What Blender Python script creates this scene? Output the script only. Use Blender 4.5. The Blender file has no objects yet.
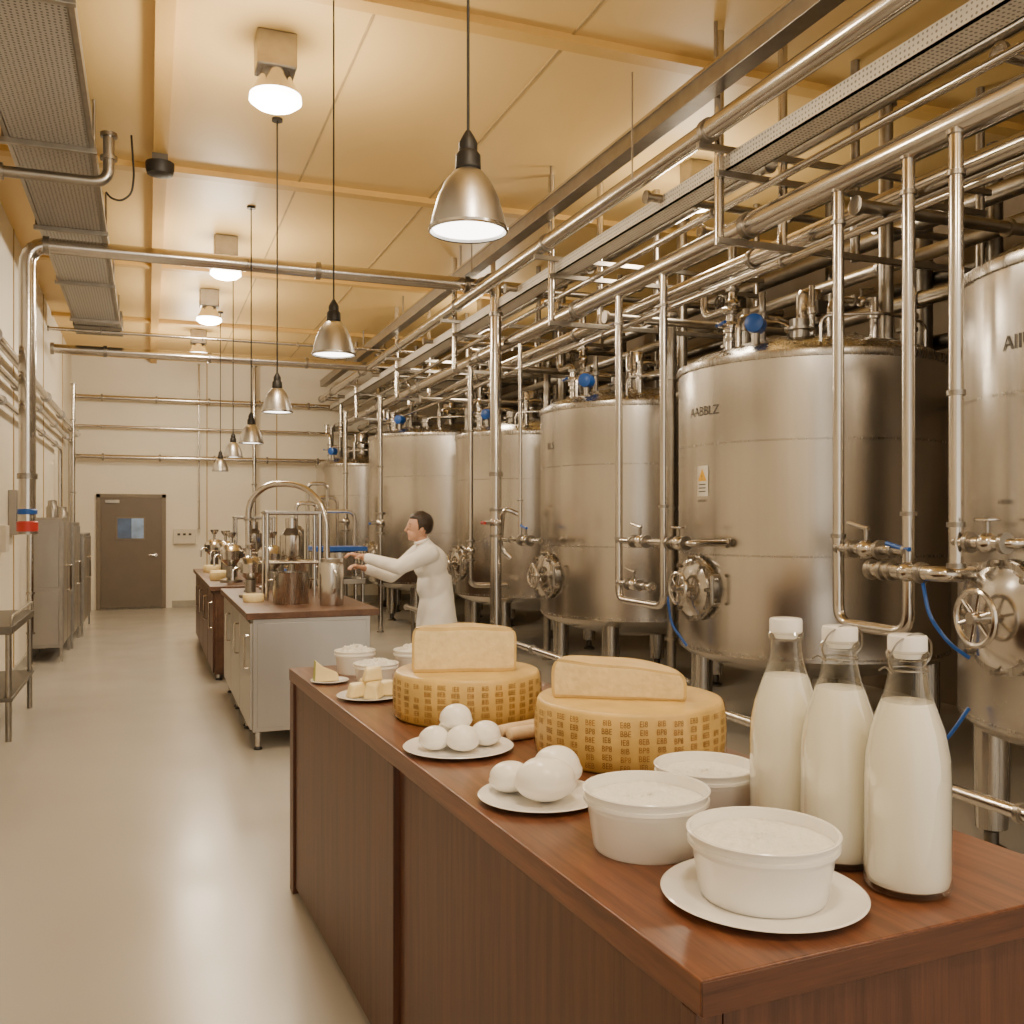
import bpy, math, random
from mathutils import Vector, Matrix
random.seed(7)
PI = math.pi
scene = bpy.context.scene
C = scene.collection
V = Vector

# ------------------------------------------------------------------ geometry helpers
def orient(d):
    d = V(d).normalized()
    return d.to_track_quat('Z', 'Y').to_matrix().to_4x4()

def fillet(pts, br, n=6):
    pts = [V(p) for p in pts]
    if len(pts) < 3 or br <= 0:
        return pts
    out = [pts[0]]
    for i in range(1, len(pts)-1):
        a, p, b = pts[i-1], pts[i], pts[i+1]
        u = (a-p); w = (b-p)
        d = min(br, u.length*.49, w.length*.49)
        s = p+u.normalized()*d; e = p+w.normalized()*d
        for k in range(n+1):
            t = k/n
            out.append(s*(1-t)**2 + p*2*t*(1-t) + e*t*t)
    out.append(pts[-1])
    return out

class MB:
    def __init__(s):
        s.v = []; s.f = []; s.m = []
    def add(s, vs, fs, mi=0):
        b = len(s.v)
        s.v += [tuple(v) for v in vs]
        s.f += [[i+b for i in f] for f in fs]
        s.m += [mi]*len(fs)
        return s
    def box(s, c, size, rz=0, mi=0, M=None):
        hx, hy, hz = size[0]/2, size[1]/2, size[2]/2
        R = Matrix.Rotation(rz, 4, 'Z')
        if M is not None: R = M
        vs = []
        for z in (-hz, hz):
            for x, y in ((-hx, -hy), (hx, -hy), (hx, hy), (-hx, hy)):
                vs.append(V(c) + (R @ V((x, y, z))))
        return s.add(vs, [[0,3,2,1],[4,5,6,7],[0,1,5,4],[1,2,6,5],[2,3,7,6],[3,0,4,7]], mi)
    def bx(s, x0, x1, y0, y1, z0, z1, mi=0):
        return s.box(((x0+x1)/2, (y0+y1)/2, (z0+z1)/2), (x1-x0, y1-y0, z1-z0), 0, mi)
    def tube(s, pts, r, seg=12, br=0, closed=False, caps=True, mi=0):
        pts = fillet(pts, br) if br else [V(p) for p in pts]
        n = len(pts)
        rr = r if isinstance(r, (list, tuple)) else [r]*n
        t0 = (pts[1]-pts[0]).normalized()
        up = V((0,0,1)) if abs(t0.z) < .9 else V((1,0,0))
        nrm = (up - t0*up.dot(t0)).normalized()
        vs = []
        for i in range(n):
            if closed:
                t = (pts[(i+1) % n]-pts[i-1]).normalized()
            elif i == 0: t = t0
            elif i == n-1: t = (pts[i]-pts[i-1]).normalized()
            else: t = ((pts[i+1]-pts[i]).normalized()+(pts[i]-pts[i-1]).normalized()).normalized()
            nrm = (nrm - t*nrm.dot(t)).normalized()
            b = t.cross(nrm)
            for k in range(seg):
                a = 2*PI*k/seg
                vs.append(pts[i] + (nrm*math.cos(a)+b*math.sin(a))*rr[i])
        fs = []
        m = n if closed else n-1
        for i in range(m):
            j = (i+1) % n
            for k in range(seg):
                k2 = (k+1) % seg
                fs.append([i*seg+k, i*seg+k2, j*seg+k2, j*seg+k])
        if caps and not closed:
            fs.append([k for k in range(seg)][::-1])
            fs.append([(n-1)*seg+k for k in range(seg)])
        return s.add(vs, fs, mi)
    def cyl(s, p0, p1, r0, r1=None, seg=16, mi=0):
        return s.tube([p0, p1], [r0, r0 if r1 is None else r1], seg, mi=mi)
    def lathe(s, prof, c=(0,0,0), seg=32, d=None, mi=0, a0=0, sx=1, sy=1, caps=True):
        M = orient(d) if d is not None else Matrix.Identity(4)
        vs = []
        n = len(prof)
        for r, z in prof:
            r = max(r, 2e-4)
            for k in range(seg):
                a = 2*PI*k/seg+a0
                vs.append(V(c) + (M @ V((r*math.cos(a)*sx, r*math.sin(a)*sy, z))))
        fs = []
        for i in range(n-1):
            for k in range(seg):
                k2 = (k+1) % seg
                fs.append([i*seg+k, i*seg+k2, (i+1)*seg+k2, (i+1)*seg+k])
        if caps:
            fs.append([k for k in range(seg)][::-1])
            fs.append([(n-1)*seg+k for k in range(seg)])
        return s.add(vs, fs, mi)
    def ball(s, c, r, sc=(1,1,1), seg=20, mi=0, M=None):
        vs = []; n = seg//2
        for i in range(n+1):
            ph = -PI/2+PI*i/n
            for k in range(seg):
                a = 2*PI*k/seg
                p = V((math.cos(ph)*math.cos(a)*r*sc[0], math.cos(ph)*math.sin(a)*r*sc[1], math.sin(ph)*r*sc[2]))
                if i in (0, n): p.x = 1e-4*math.cos(a); p.y = 1e-4*math.sin(a)
                if M is not None: p = M @ p
                vs.append(V(c)+p)
        fs = []
        for i in range(n):
            for k in range(seg):
                k2 = (k+1) % seg
                fs.append([i*seg+k, i*seg+k2, (i+1)*seg+k2, (i+1)*seg+k])
        fs.append([k for k in range(seg)][::-1]); fs.append([n*seg+k for k in range(seg)])
        return s.add(vs, fs, mi)
    def torus(s, c, R, r, d=(0,0,1), seg=32, rs=8, mi=0):
        M = orient(d)
        pts = [V(c)+(M @ V((R*math.cos(2*PI*k/seg), R*math.sin(2*PI*k/seg), 0))) for k in range(seg)]
        return s.tube(pts, r, rs, closed=True, mi=mi)
    def build(s, name, mats, parent=None, bevel=0, smooth=True, ang=35, org=True):
        me = bpy.data.meshes.new(name)
        loc = V((0,0,0))
        if parent is None and org and s.v:
            xs = [v[0] for v in s.v]; ys = [v[1] for v in s.v]; zs = [v[2] for v in s.v]
            loc = V(((min(xs)+max(xs))/2, (min(ys)+max(ys))/2, min(zs)))
        me.from_pydata([V(v)-loc for v in s.v], [], s.f)
        if not isinstance(mats, (list, tuple)): mats = [mats]
        for m in mats: me.materials.append(m)
        me.polygons.foreach_set('material_index', s.m)
        if smooth:
            me.polygons.foreach_set('use_smooth', [True]*len(me.polygons))
            me.set_sharp_from_angle(angle=math.radians(ang))
        me.update()
        o = bpy.data.objects.new(name, me); C.objects.link(o)
        o.location = loc
        if parent is not None: o.parent = parent
        if bevel:
            b = o.modifiers.new('bevel', 'BEVEL'); b.width = bevel; b.segments = 3; b.limit_method = 'ANGLE'
            b.angle_limit = math.radians(40); b.harden_normals = False
        return o

def tag(o, label, cat, group=None, kind=None):
    if label: o['label'] = label
    if cat: o['category'] = cat
    if group: o['group'] = group
    if kind: o['kind'] = kind
    return o
def thing(name, label, cat, loc=(0,0,0), rz=0, group=None):
    o = bpy.data.objects.new(name, None); C.objects.link(o)
    o.empty_display_size = .05
    o.location = loc; o.rotation_euler = (0,0,rz)
    return tag(o, label, cat, group)
def struct(name, mb, m, bevel=0):
    o = mb.build(name, m, None, bevel, smooth=False)
    o['kind'] = 'structure'
    return o

# ------------------------------------------------------------------ materials
def nt(name):
    m = bpy.data.materials.new(name); m.use_nodes = True
    return m, m.node_tree, m.node_tree.nodes['Principled BSDF']
def tex(t, kind, scale=(1,1,1), **kw):
    tc = t.nodes.new('ShaderNodeTexCoord'); mp = t.nodes.new('ShaderNodeMapping')
    mp.inputs['Scale'].default_value = scale
    n = t.nodes.new(kind)
    t.links.new(tc.outputs['Object'], mp.inputs[0]); t.links.new(mp.outputs[0], n.inputs['Vector'])
    for k, v in kw.items(): n.inputs[k].default_value = v
    return n
def ramp(t, src, stops):
    r = t.nodes.new('ShaderNodeValToRGB')
    e = r.color_ramp.elements
    while len(e) < len(stops): e.new(.5)
    for i, (p, c) in enumerate(stops):
        e[i].position = p; e[i].color = (c[0], c[1], c[2], 1) if isinstance(c, (tuple, list)) else (c, c, c, 1)
    t.links.new(src, r.inputs[0])
    return r
def plain(name, col, rough=.5, metal=0, var=.12, ns=6, bump=0, coat=0, sss=0):
    m, t, b = nt(name)
    n = tex(t, 'ShaderNodeTexNoise', (1,1,1), Scale=ns, Detail=4)
    lo = tuple(c*(1-var) for c in col); hi = tuple(min(1, c*(1+var)) for c in col)
    r = ramp(t, n.outputs['Fac'], [(.3, lo), (.7, hi)])
    t.links.new(r.outputs[0], b.inputs['Base Color'])
    b.inputs['Roughness'].default_value = rough; b.inputs['Metallic'].default_value = metal
    b.inputs['Coat Weight'].default_value = coat
    if bump:
        bp = t.nodes.new('ShaderNodeBump'); bp.inputs['Strength'].default_value = bump; bp.inputs['Distance'].default_value = .01
        t.links.new(n.outputs['Fac'], bp.inputs['Height']); t.links.new(bp.outputs[0], b.inputs['Normal'])
    return m
def steel(name, col, rough, sc=(14, 14, .5), amp=.05, ra=.06, aniso=0):
    m, t, b = nt(name)
    n = tex(t, 'ShaderNodeTexNoise', sc, Scale=3, Detail=3)
    r = ramp(t, n.outputs['Fac'], [(.3, tuple(c*(1-amp) for c in col)), (.7, tuple(min(1, c*(1+amp)) for c in col))])
    t.links.new(r.outputs[0], b.inputs['Base Color'])
    rr = ramp(t, n.outputs['Fac'], [(.25, rough*(1-ra)), (.75, rough*(1+ra))])
    t.links.new(rr.outputs[0], b.inputs['Roughness'])
    b.inputs['Metallic'].default_value = 1
    if aniso:
        tg = t.nodes.new('ShaderNodeTangent'); tg.direction_type = 'RADIAL'; tg.axis = 'Z'
        b.inputs['Anisotropic'].default_value = aniso
        t.links.new(tg.outputs[0], b.inputs['Tangent'])
    return m
def wood(name, dark, light, sc, rough=.32):
    m, t, b = nt(name)
    n = tex(t, 'ShaderNodeTexNoise', sc, Scale=2.2, Detail=8, Roughness=.62, Distortion=.35)
    n2 = tex(t, 'ShaderNodeTexNoise', tuple(s*6 for s in sc), Scale=3, Detail=3)
    mx = t.nodes.new('ShaderNodeMath'); mx.operation = 'MULTIPLY_ADD'; mx.inputs[1].default_value = .3
    t.links.new(n2.outputs['Fac'], mx.inputs[0]); t.links.new(n.outputs['Fac'], mx.inputs[2])
    mid = tuple((a+c)/2 for a, c in zip(dark, light))
    r = ramp(t, mx.outputs[0], [(.42, dark), (.62, mid), (.84, light)])
    t.links.new(r.outputs[0], b.inputs['Base Color'])
    b.inputs['Roughness'].default_value = rough
    bp = t.nodes.new('ShaderNodeBump'); bp.inputs['Strength'].default_value = .06; bp.inputs['Distance'].default_value = .004
    t.links.new(mx.outputs[0], bp.inputs['Height']); t.links.new(bp.outputs[0], b.inputs['Normal'])
    return m
def emis(name, col, s):
    m, t, b = nt(name)
    b.inputs['Base Color'].default_value = (*col, 1)
    b.inputs['Emission Color'].default_value = (*col, 1); b.inputs['Emission Strength'].default_value = s
    return m
def perf(name, col, sc, dark=.2, metal=.5):
    m, t, b = nt(name)
    n = tex(t, 'ShaderNodeTexVoronoi', (sc, sc, sc), Scale=1, Randomness=.15)
    r = ramp(t, n.outputs['Distance'], [(.22, tuple(c*dark for c in col)), (.30, col)])
    t.links.new(r.outputs[0], b.inputs['Base Color'])
    b.inputs['Metallic'].default_value = metal; b.inputs['Roughness'].default_value = .42
    return m

M_STEEL = steel('brushed_tank_steel', (.62, .59, .55), .23, (9, 9, .12), .03, .03, .7)
M_STEEL2 = steel('polished_pipe_steel', (.60, .565, .52), .18, (3,3,3), .04)
M_STEELD = steel('dull_steel', (.34, .315, .28), .34, (4,4,4), .1)
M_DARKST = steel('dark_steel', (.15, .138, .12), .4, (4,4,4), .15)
M_BAND = steel('band_steel', (.48, .455, .42), .27)
M_SHADE = steel('lamp_aluminium', (.62, .605, .59), .34, (3,3,3), .03)
M_BLACK = plain('black_rubber', (.015, .013, .012), .5)
M_BLUE = plain('blue_paint', (.01, .09, .42), .35)
M_RED = plain('red_paint', (.5, .03, .02), .4)
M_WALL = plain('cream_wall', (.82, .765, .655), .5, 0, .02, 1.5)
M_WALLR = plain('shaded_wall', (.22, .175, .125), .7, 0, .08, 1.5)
M_CEIL = plain('yellow_ceiling', (.78, .55, .22), .5, 0, .04, .6)
M_BEAM = plain('yellow_beam', (.68, .43, .13), .5, 0, .05, 2)
M_SEAM = plain('seam_grey', (.45, .32, .15), .6)
M_BASEB = plain('baseboard_grey', (.36, .34, .30), .5)
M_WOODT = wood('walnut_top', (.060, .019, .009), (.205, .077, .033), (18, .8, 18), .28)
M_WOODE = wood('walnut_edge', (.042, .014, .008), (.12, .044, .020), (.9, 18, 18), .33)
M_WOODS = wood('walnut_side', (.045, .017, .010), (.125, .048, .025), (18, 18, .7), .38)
M_WOODI = wood('island_wood', (.07, .032, .018), (.15, .074, .04), (6, .9, 6), .35)
M_PLATE = plain('white_china', (.90, .88, .85), .15, 0, .01)
M_TUB = plain('white_plastic', (.93, .91, .86), .2, 0, .01)
M_CREAM = plain('cream_curd', (.95, .92, .83), .6, 0, .05, 70, .8)
M_MOZZ = plain('mozzarella', (.96, .93, .86), .3, 0, .02, 8, .12)
M_MILK = plain('milk', (1.0, .95, .82), .2, 0, .01, coat=.6)
M_PASTE = plain('cheese_paste', (.84, .67, .34), .6, 0, .08, 40, .3)
M_RIND = plain('cheese_rind', (.62, .41, .12), .4, 0, .15, 9, .2)
M_RIND2 = plain('light_rind', (.68, .47, .17), .42, 0, .10, 14, .15)
M_INK = plain('rind_stamp_brown', (.25, .115, .028), .6, 0, .4, 30)
M_BUTTER = plain('pale_yellow_cheese', (.90, .73, .36), .45, 0, .05, 20, .1)
M_STICK = plain('tan_breadstick', (.80, .60, .36), .6, 0, .12, 20, .3)
M_PEAR = plain('green_rind', (.45, .50, .12), .5, 0, .15, 10)
M_INKD = plain('dark_print', (.06, .055, .05), .6)
M_INKG = plain('grey_print', (.07, .062, .055), .5)
M_LABELW = plain('label_white', (.85, .82, .76), .5, 0, .02)
M_LABELY = plain('label_yellow', (.9, .52, .03), .5, 0, .02)
M_DOOR = plain('door_taupe', (.15, .122, .092), .4, 0, .05, 3)
M_FRAME = plain('door_frame_taupe', (.20, .165, .125), .45, 0, .05)
M_DGLASS = plain('door_glass_blue', (.30, .46, .80), .1, 0, .3, 5)
M_DGLASS2 = plain('door_glass_dark_reflection', (.06, .11, .24), .1, 0, .3, 5)
M_COAT = plain('white_coat_cloth', (.92, .90, .86), .85, 0, .01, 10, .1)
M_TROU = plain('white_trousers_cloth', (.7, .67, .62), .8, 0, .04, 10)
M_SKIN = plain('skin', (.54, .30, .20), .5, 0, .06, 8)
M_HAIR = plain('dark_hair', (.03, .017, .011), .5, 0, .4, 60, .3)
M_LIP = plain('lip', (.40, .16, .12), .5)
M_PERF = perf('perforated_metal', (.38, .36, .33), 34, .22)
M_PERFL = perf('perforated_tray', (.78, .74, .67), 36, .35, .3)
M_BULB = emis('bulb_glow', (1, .92, .78), 16)
M_LENS = emis('lamp_opening_glow', (1, .94, .84), 9)
M_BOX = plain('beige_plastic', (.66, .61, .52), .5, 0, .03)
M_CABIN = steel('cabinet_steel', (.34, .318, .29), .34, (2,2,.4), .05)
M_IPANEL = steel('island_panel_steel', (.50, .48, .45), .36, (2,2,.4), .04)
m, t, b = nt('epoxy_floor')
n = tex(t, 'ShaderNodeTexNoise', (1,1,1), Scale=.7, Detail=2)
r = ramp(t, n.outputs['Fac'], [(.3, (.43,.405,.365)), (.7, (.46,.435,.395))])
t.links.new(r.outputs[0], b.inputs['Base Color'])
n2 = tex(t, 'ShaderNodeTexNoise', (1,1,1), Scale=2, Detail=1)
r = ramp(t, n2.outputs['Fac'], [(.3, .21), (.7, .27)])
t.links.new(r.outputs[0], b.inputs['Roughness'])
M_FLOOR = m
m, t, b = nt('clear_glass')
tr = t.nodes.new('ShaderNodeBsdfTransparent'); tr.inputs[0].default_value = (.975, .98, .965, 1)
gl = t.nodes.new('ShaderNodeBsdfGlossy'); gl.inputs['Roughness'].default_value = .03
fr = t.nodes.new('ShaderNodeLayerWeight'); fr.inputs['Blend'].default_value = .22
mx = t.nodes.new('ShaderNodeMixShader')
t.links.new(fr.outputs['Facing'], mx.inputs[0]); t.links.new(tr.outputs[0], mx.inputs[1]); t.links.new(gl.outputs[0], mx.inputs[2])
t.links.new(mx.outputs[0], t.nodes['Material Output'].inputs['Surface'])
M_GLASS = m

# ------------------------------------------------------------------ text wrapped on a cylinder
def text_mb(body, size):
    cu = bpy.data.curves.new('t', 'FONT'); cu.body = body; cu.size = size; cu.align_x = 'CENTER'; cu.resolution_u = 2
    o = bpy.data.objects.new('t', cu); C.objects.link(o)
    bpy.context.view_layer.update()
    me = bpy.data.meshes.new_from_object(o.evaluated_get(bpy.context.evaluated_depsgraph_get()))
    vs = [v.co.copy() for v in me.vertices]; fs = [list(p.vertices) for p in me.polygons]
    bpy.data.objects.remove(o); bpy.data.curves.remove(cu); bpy.data.meshes.remove(me)
    return vs, fs
_tc = {}
def wrap_text(mb, body, size, r, phi, z, stretch=1, mi=0):
    k = (body, size)
    if k not in _tc: _tc[k] = text_mb(body, size)
    vs, fs = _tc[k]
    mb.add([V((r*math.cos(phi+v.x*stretch/r), r*math.sin(phi+v.x*stretch/r), z+v.y)) for v in vs], fs, mi)
def patch(mb, r, phi, z, w, h, n=6, mi=0):
    vs = []
    for i in range(n+1):
        a = phi+(-.5+i/n)*w/r
        vs += [V((r*math.cos(a), r*math.sin(a), z-h/2)), V((r*math.cos(a), r*math.sin(a), z+h/2))]
    mb.add(vs, [[2*i, 2*i+2, 2*i+3, 2*i+1] for i in range(n)], mi)

# ------------------------------------------------------------------ ROOM
XL, XR, YN, YF, ZC = -1.3, 6.7, -3.0, 19.0, 4.65
struct('floor', MB().bx(XL, XR, YN, YF, -.1, 0), M_FLOOR)
struct('ceiling', MB().bx(XL, XR, YN, YF, ZC, ZC+.1), M_CEIL)
struct('wall_left', MB().bx(XL-.1, XL, YN, YF, 0, ZC), M_WALL)
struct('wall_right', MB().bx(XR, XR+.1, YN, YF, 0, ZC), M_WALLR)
struct('wall_back', MB().bx(XL, XR, YF, YF+.1, 0, ZC), M_WALL)
struct('baseboard_back', MB().bx(.42, XR, YF-.02, YF, 0, .13), M_BASEB)
struct('baseboard_left', MB().bx(XL, XL+.02, YN, YF, 0, .13), M_BASEB)
ti = 1
for Y in (2.2, 5.4, 8.6, 11.9, 15.2):
    struct('trim_%d' % ti, MB().bx(XL, XR, Y-.06, Y+.06, ZC-.05, ZC), M_BEAM); ti += 1
struct('trim_%d' % ti, MB().bx(.04, .15, YN, YF, ZC-.07, ZC), M_BEAM); ti += 1
for X in (1.25, 2.45, 3.7, 5.0):
    struct('trim_%d' % ti, MB().bx(X-.008, X+.008, YN, YF, ZC-.006, ZC), M_SEAM); ti += 1
for X in (1.05, 2.35):
    struct('trim_%d' % ti, MB().bx(X-.01, X+.01, YF-.008, YF, .13, ZC), M_SEAM); ti += 1
for Y in (5.0, 8.0, 11.0, 14.0, 17.0):
    struct('trim_%d' % ti, MB().bx(XL, XL+.01, Y-.012, Y+.012, .13, ZC), M_SEAM); ti += 1
# door
d = thing('door_1', None, None, (-.285, YF-.03, 0)); d['kind'] = 'structure'
mb = MB(); mb.bx(-.60, -.53, -.03, .03, 0, 2.13).bx(.53, .60, -.03, .03, 0, 2.13).bx(-.60, .60, -.03, .03, 2.06, 2.13)
mb.build('door_frame', M_FRAME, d, .004)
lf = MB().bx(-.53, .53, -.02, .02, .02, 2.06).build('door_leaf', M_DOOR, d, .003)
MB().bx(-.27, .24, -.03, -.018, 1.28, 1.71).build('window_frame', M_FRAME, lf, .004)
MB().bx(-.24, .21, -.036, -.028, 1.31, 1.68).build('window_pane', M_DGLASS, lf)
MB().bx(-.24, .0, -.040, -.034, 1.31, 1.68).build('painted_dark_reflection', M_DGLASS2, lf)  # darker half of the window's split reflection, painted as a thin sheet
MB().tube([(.42, -.02, 1.0), (.42, -.08, 1.0), (.30, -.08, 1.0)], .013, 8, .02).lathe([(.03, 0), (.03, .012)], (.42, -.02, 1.0), 16, (0,-1,0)).build('door_handle', M_STEEL2, lf)
MB().bx(-.45, -.2, -.05, -.02, 1.96, 2.02).build('door_closer', M_STEELD, lf, .005)
p = thing('fuse_box', 'beige electrical control box on the back wall right of the door', 'control box', (.64, YF-.05, 1.2))
MB().bx(-.2, .2, -.045, .05, 0, .28).build('box_body', M_BOX, p, .01)
for x in (-.1, 0, .1):
    MB().bx(x-.025, x+.025, -.055, -.045, .16, .2).build('switch', M_INKD, p)
p = thing('socket_plate', 'small white wall socket beside the beige control box', 'socket', (.98, YF-.01, 1.1))
MB().box((0, 0, 0), (.1, .02, .1)).build('plate', M_LABELW, p, .004)
MB().lathe([(.03, 0), (.03, .004)], (0, -.01, 0), 16, (0,-1,0)).build('socket_insert', M_BOX, p)

# ------------------------------------------------------------------ pipes
def pipe(label, pts, r, mat=M_STEEL2, br=None, clamps=(), name='steel_pipe', cat='pipe', group=None, seg=14, fl=1.5, ends=True):
    P = [V(p) for p in pts]
    loc = V((sum(p.x for p in P)/len(P), sum(p.y for p in P)/len(P), min(p.z for p in P)-r))
    t = thing(name, label, cat, loc, 0, group)
    L = [p-loc for p in P]
    MB().tube(L, r, seg, (br if br is not None else r*3)).build('pipe_run', mat, t)
    def ring(c, d, nm='pipe_clamp'):
        d = V(d).normalized()
        MB().lathe([(r*.9, -r*.35), (r*fl, -r*.35), (r*fl, r*.35), (r*.9, r*.35)], c, 16, d).build(nm, M_STEELD, t)
    if ends:
        ring(L[0]+(L[1]-L[0]).normalized()*r*.4, L[1]-L[0], 'flange')
        ring(L[-1]+(L[-2]-L[-1]).normalized()*r*.4, L[-1]-L[-2], 'flange')
    for (s, f) in clamps:
        ring(L[s].lerp(L[s+1], f), L[s+1]-L[s])
    return t
cl = lambda n, s=0: [(s, (i+.5)/n) for i in range(n)]
Y0, Y1 = 1.2, 18.6
pipe('thickest steel header pipe running overhead in front of the tanks', [(3.45, Y0, 3.46), (3.45, Y1, 3.46)], .07, clamps=cl(7), fl=1.18)
pipe('upper round steel header just left of the perforated cable tray', [(3.16, Y0, 4.0), (3.16, Y1, 4.0)], .062, clamps=cl(7), fl=1.2)
pipe('thin steel line between cable tray and thickest header', [(3.60, Y0, 3.74), (3.60, Y1, 3.74)], .024, clamps=cl(6))
pipe('overhead header just behind the thickest one, above tank fronts', [(3.92, Y0, 3.46), (3.92, Y1, 3.46)], .055, M_STEEL2, clamps=cl(6), fl=1.2)
pipe('dull header pipe above the tank centres', [(4.35, Y0, 3.58), (4.35, Y1, 3.58)], .045, M_STEELD, clamps=cl(6), fl=1.25)
pipe('dull header pipe above the far side of the tanks', [(5.05, Y0, 3.5), (5.05, Y1, 3.5)], .05, M_STEELD, clamps=cl(6))
pipe('dull pipe high up near the right wall', [(5.7, Y0, 4.0), (5.7, Y1, 4.0)], .07, M_STEELD, clamps=cl(6))
pipe('thin pipe slung below the thickest header', [(3.7, Y0, 3.26), (3.7, Y1, 3.26)], .022, M_STEEL2, clamps=cl(7))
pipe('high thin pipe beneath the ceiling over the tanks', [(4.05, Y0, 4.12), (4.05, Y1, 4.12)], .035, M_STEELD, clamps=cl(6))
pipe('high pipe between the cable tray and the right wall', [(4.6, Y0, 4.0), (4.6, Y1, 4.0)], .05, M_STEELD, clamps=cl(6), fl=1.2)
pipe('dull pipe at mid height beyond the tank lids', [(5.4, Y0, 3.3), (5.4, Y1, 3.3)], .055, M_STEELD, clamps=cl(6), fl=1.2)
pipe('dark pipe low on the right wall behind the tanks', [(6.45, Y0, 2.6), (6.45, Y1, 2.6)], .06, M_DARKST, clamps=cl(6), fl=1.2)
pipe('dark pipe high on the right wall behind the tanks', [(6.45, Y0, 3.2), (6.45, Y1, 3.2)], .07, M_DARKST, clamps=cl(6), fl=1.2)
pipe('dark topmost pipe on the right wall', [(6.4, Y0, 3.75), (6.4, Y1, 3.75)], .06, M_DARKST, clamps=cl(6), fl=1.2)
t = thing('overhead_rail', 'square grey steel rail, topmost of the overhead runs', 'rail', (3.19, 9.9, 4.24))
MB().bx(-.06, .06, -8.7, 8.7, 0, .11).build('channel', M_STEELD, t, .004)
MB().bx(-.075, .075, -8.7, 8.7, .105, .125).build('upper_lip', M_STEEL2, t)
for k in range(7):
    MB().cyl((0, -7.5+k*2.5, .01), (0, -7.5+k*2.5, ZC-4.24), .012, seg=8).build('hanger_rod', M_STEELD, t)
t = thing('cable_tray', 'pale perforated cable tray running above the thickest header', 'cable tray', (3.41, 9.9, 3.8))
mb = MB().bx(-.085, .085, -8.7, 8.7, 0, .012).bx(-.085, -.073, -8.7, 8.7, 0, .1).bx(.073, .085, -8.7, 8.7, 0, .1)
mb.build('tray_body', M_PERFL, t)
for k in range(3):
    MB().tube([(-.04+.04*k, -8.7, .03), (-.04+.04*k, 8.7, .03)], .014, 8).build('cable', M_BLACK, t)
for i, (Y, w) in enumerate(((5.0, 'above the gap before the largest tank'), (7.6, 'behind the largest tank'), (10.4, 'above the second and third tanks'), (13.1, 'above the third and fourth tanks'), (15.9, 'farthest, above the smallest tank'))):
    t = thing('pipe_support', 'hanging steel pipe support frame '+w, 'support frame', (3.7, Y, 3.34))
    for x in (-.42, .05, .62, 1.7):
        MB().cyl((x, 0, 0), (x, 0, ZC-3.34), .03, seg=12).build('post', M_STEEL2 if x < .1 else M_STEELD, t)
    for z, x0, x1 in ((.02, -.46, 1.75), (.43, -.46, 1.7), (.58, -.6, 1.75)):
        MB().bx(x0, x1, -.055, -.025, z-.025, z+.015).build('crossbar', M_STEELD, t, .003)

pipe('large steel pipe crossing the hall and turning down at the left wall', [(-1.02, 9.6, 1.52), (-1.02, 9.6, 4.15), (4.2, 9.6, 4.15)], .072, br=.2, clamps=[(0,.2),(1,.03),(1,.5),(1,.8)], fl=1.2)
pipe('big upright pipe dropping from the large crossing pipe', [(3.31, 9.53, 4.15), (3.31, 9.1, 4.15), (3.31, 9.1, .08)], .058, br=.18, clamps=[(1,.1),(1,.5),(1,.9)], fl=1.25)
pipe('second crossing pipe, behind the large one', [(-1.25, 14.4, 4.0), (4.3, 14.4, 4.0)], .065, clamps=cl(4), fl=1.25)
pipe('thin crossing pipe just above the second one', [(-1.25, 14.0, 4.2), (4.0, 14.0, 4.2)], .025, clamps=cl(4))
pipe('top pipe along the back wall above the door', [(-1.25, 18.8, 3.88), (3.4, 18.8, 3.88)], .045, clamps=cl(5))
pipe('middle pipe along the back wall above the door', [(-1.25, 18.85, 3.36), (3.4, 18.85, 3.36)], .025, clamps=cl(5))
pipe('lowest pipe along the back wall above the door', [(-1.25, 18.8, 2.8), (3.6, 18.8, 2.8)], .045, clamps=cl(5))
pipe('upright pipe on the back wall right of the door', [(.9, 18.9, 4.6), (.9, 18.9, 1.48)], .018, clamps=cl(3))
pipe('upright pipe between islands and back wall', [(1.9, 18.75, .05), (1.9, 18.75, 4.6)], .035, clamps=cl(3))
pipe('upper pipe running along the left wall', [(-1.2, 3.5, 3.2), (-1.2, 18.7, 3.2)], .045, clamps=cl(7))
pipe('middle pipe running along the left wall', [(-1.22, 3.5, 2.98), (-1.22, 17.6, 2.98), (-1.22, 17.6, 1.3)], .035, clamps=cl(7))
pipe('lower pipe running along the left wall', [(-1.22, 3.5, 2.72), (-1.22, 15.6, 2.72), (-1.22, 15.6, 1.7)], .03, clamps=cl(7))
pipe('thin upright pipe on the left wall behind the steel table', [(-1.24, 8.9, 3.1), (-1.24, 8.9, .9)], .022, clamps=cl(3))
pipe('upright pipe on the left wall beside the first steel cabinet', [(-1.2, 11.6, 3.1), (-1.2, 11.6, .4)], .03, clamps=cl(3))
pipe('upright pipe on the left wall beyond the last steel cabinet', [(-1.15, 17.2, 3.9), (-1.15, 17.2, .3)], .03, clamps=cl(3))
pipe('short pipe with upturned end under the perforated duct', [(-1.28, 7.6, 4.13), (-.27, 7.6, 4.13), (-.27, 7.6, 4.5)], .04, M_STEELD, clamps=[(0,.3),(1,.5)])
o = MB().lathe([(.078,0),(.09,.01),(.09,.09),(.078,.1)], (-1.02, 9.6, 1.54), 20).build('red_coupling', M_RED); tag(o, 'red coupling ring at the foot of the large pipe on the left', 'coupling')
o = MB().lathe([(.076,0),(.084,.005),(.084,.04),(.076,.05)], (-1.02, 9.6, 1.70), 20).build('blue_collar', M_BLUE); tag(o, 'blue collar above the red coupling on the left pipe', 'collar')
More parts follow.
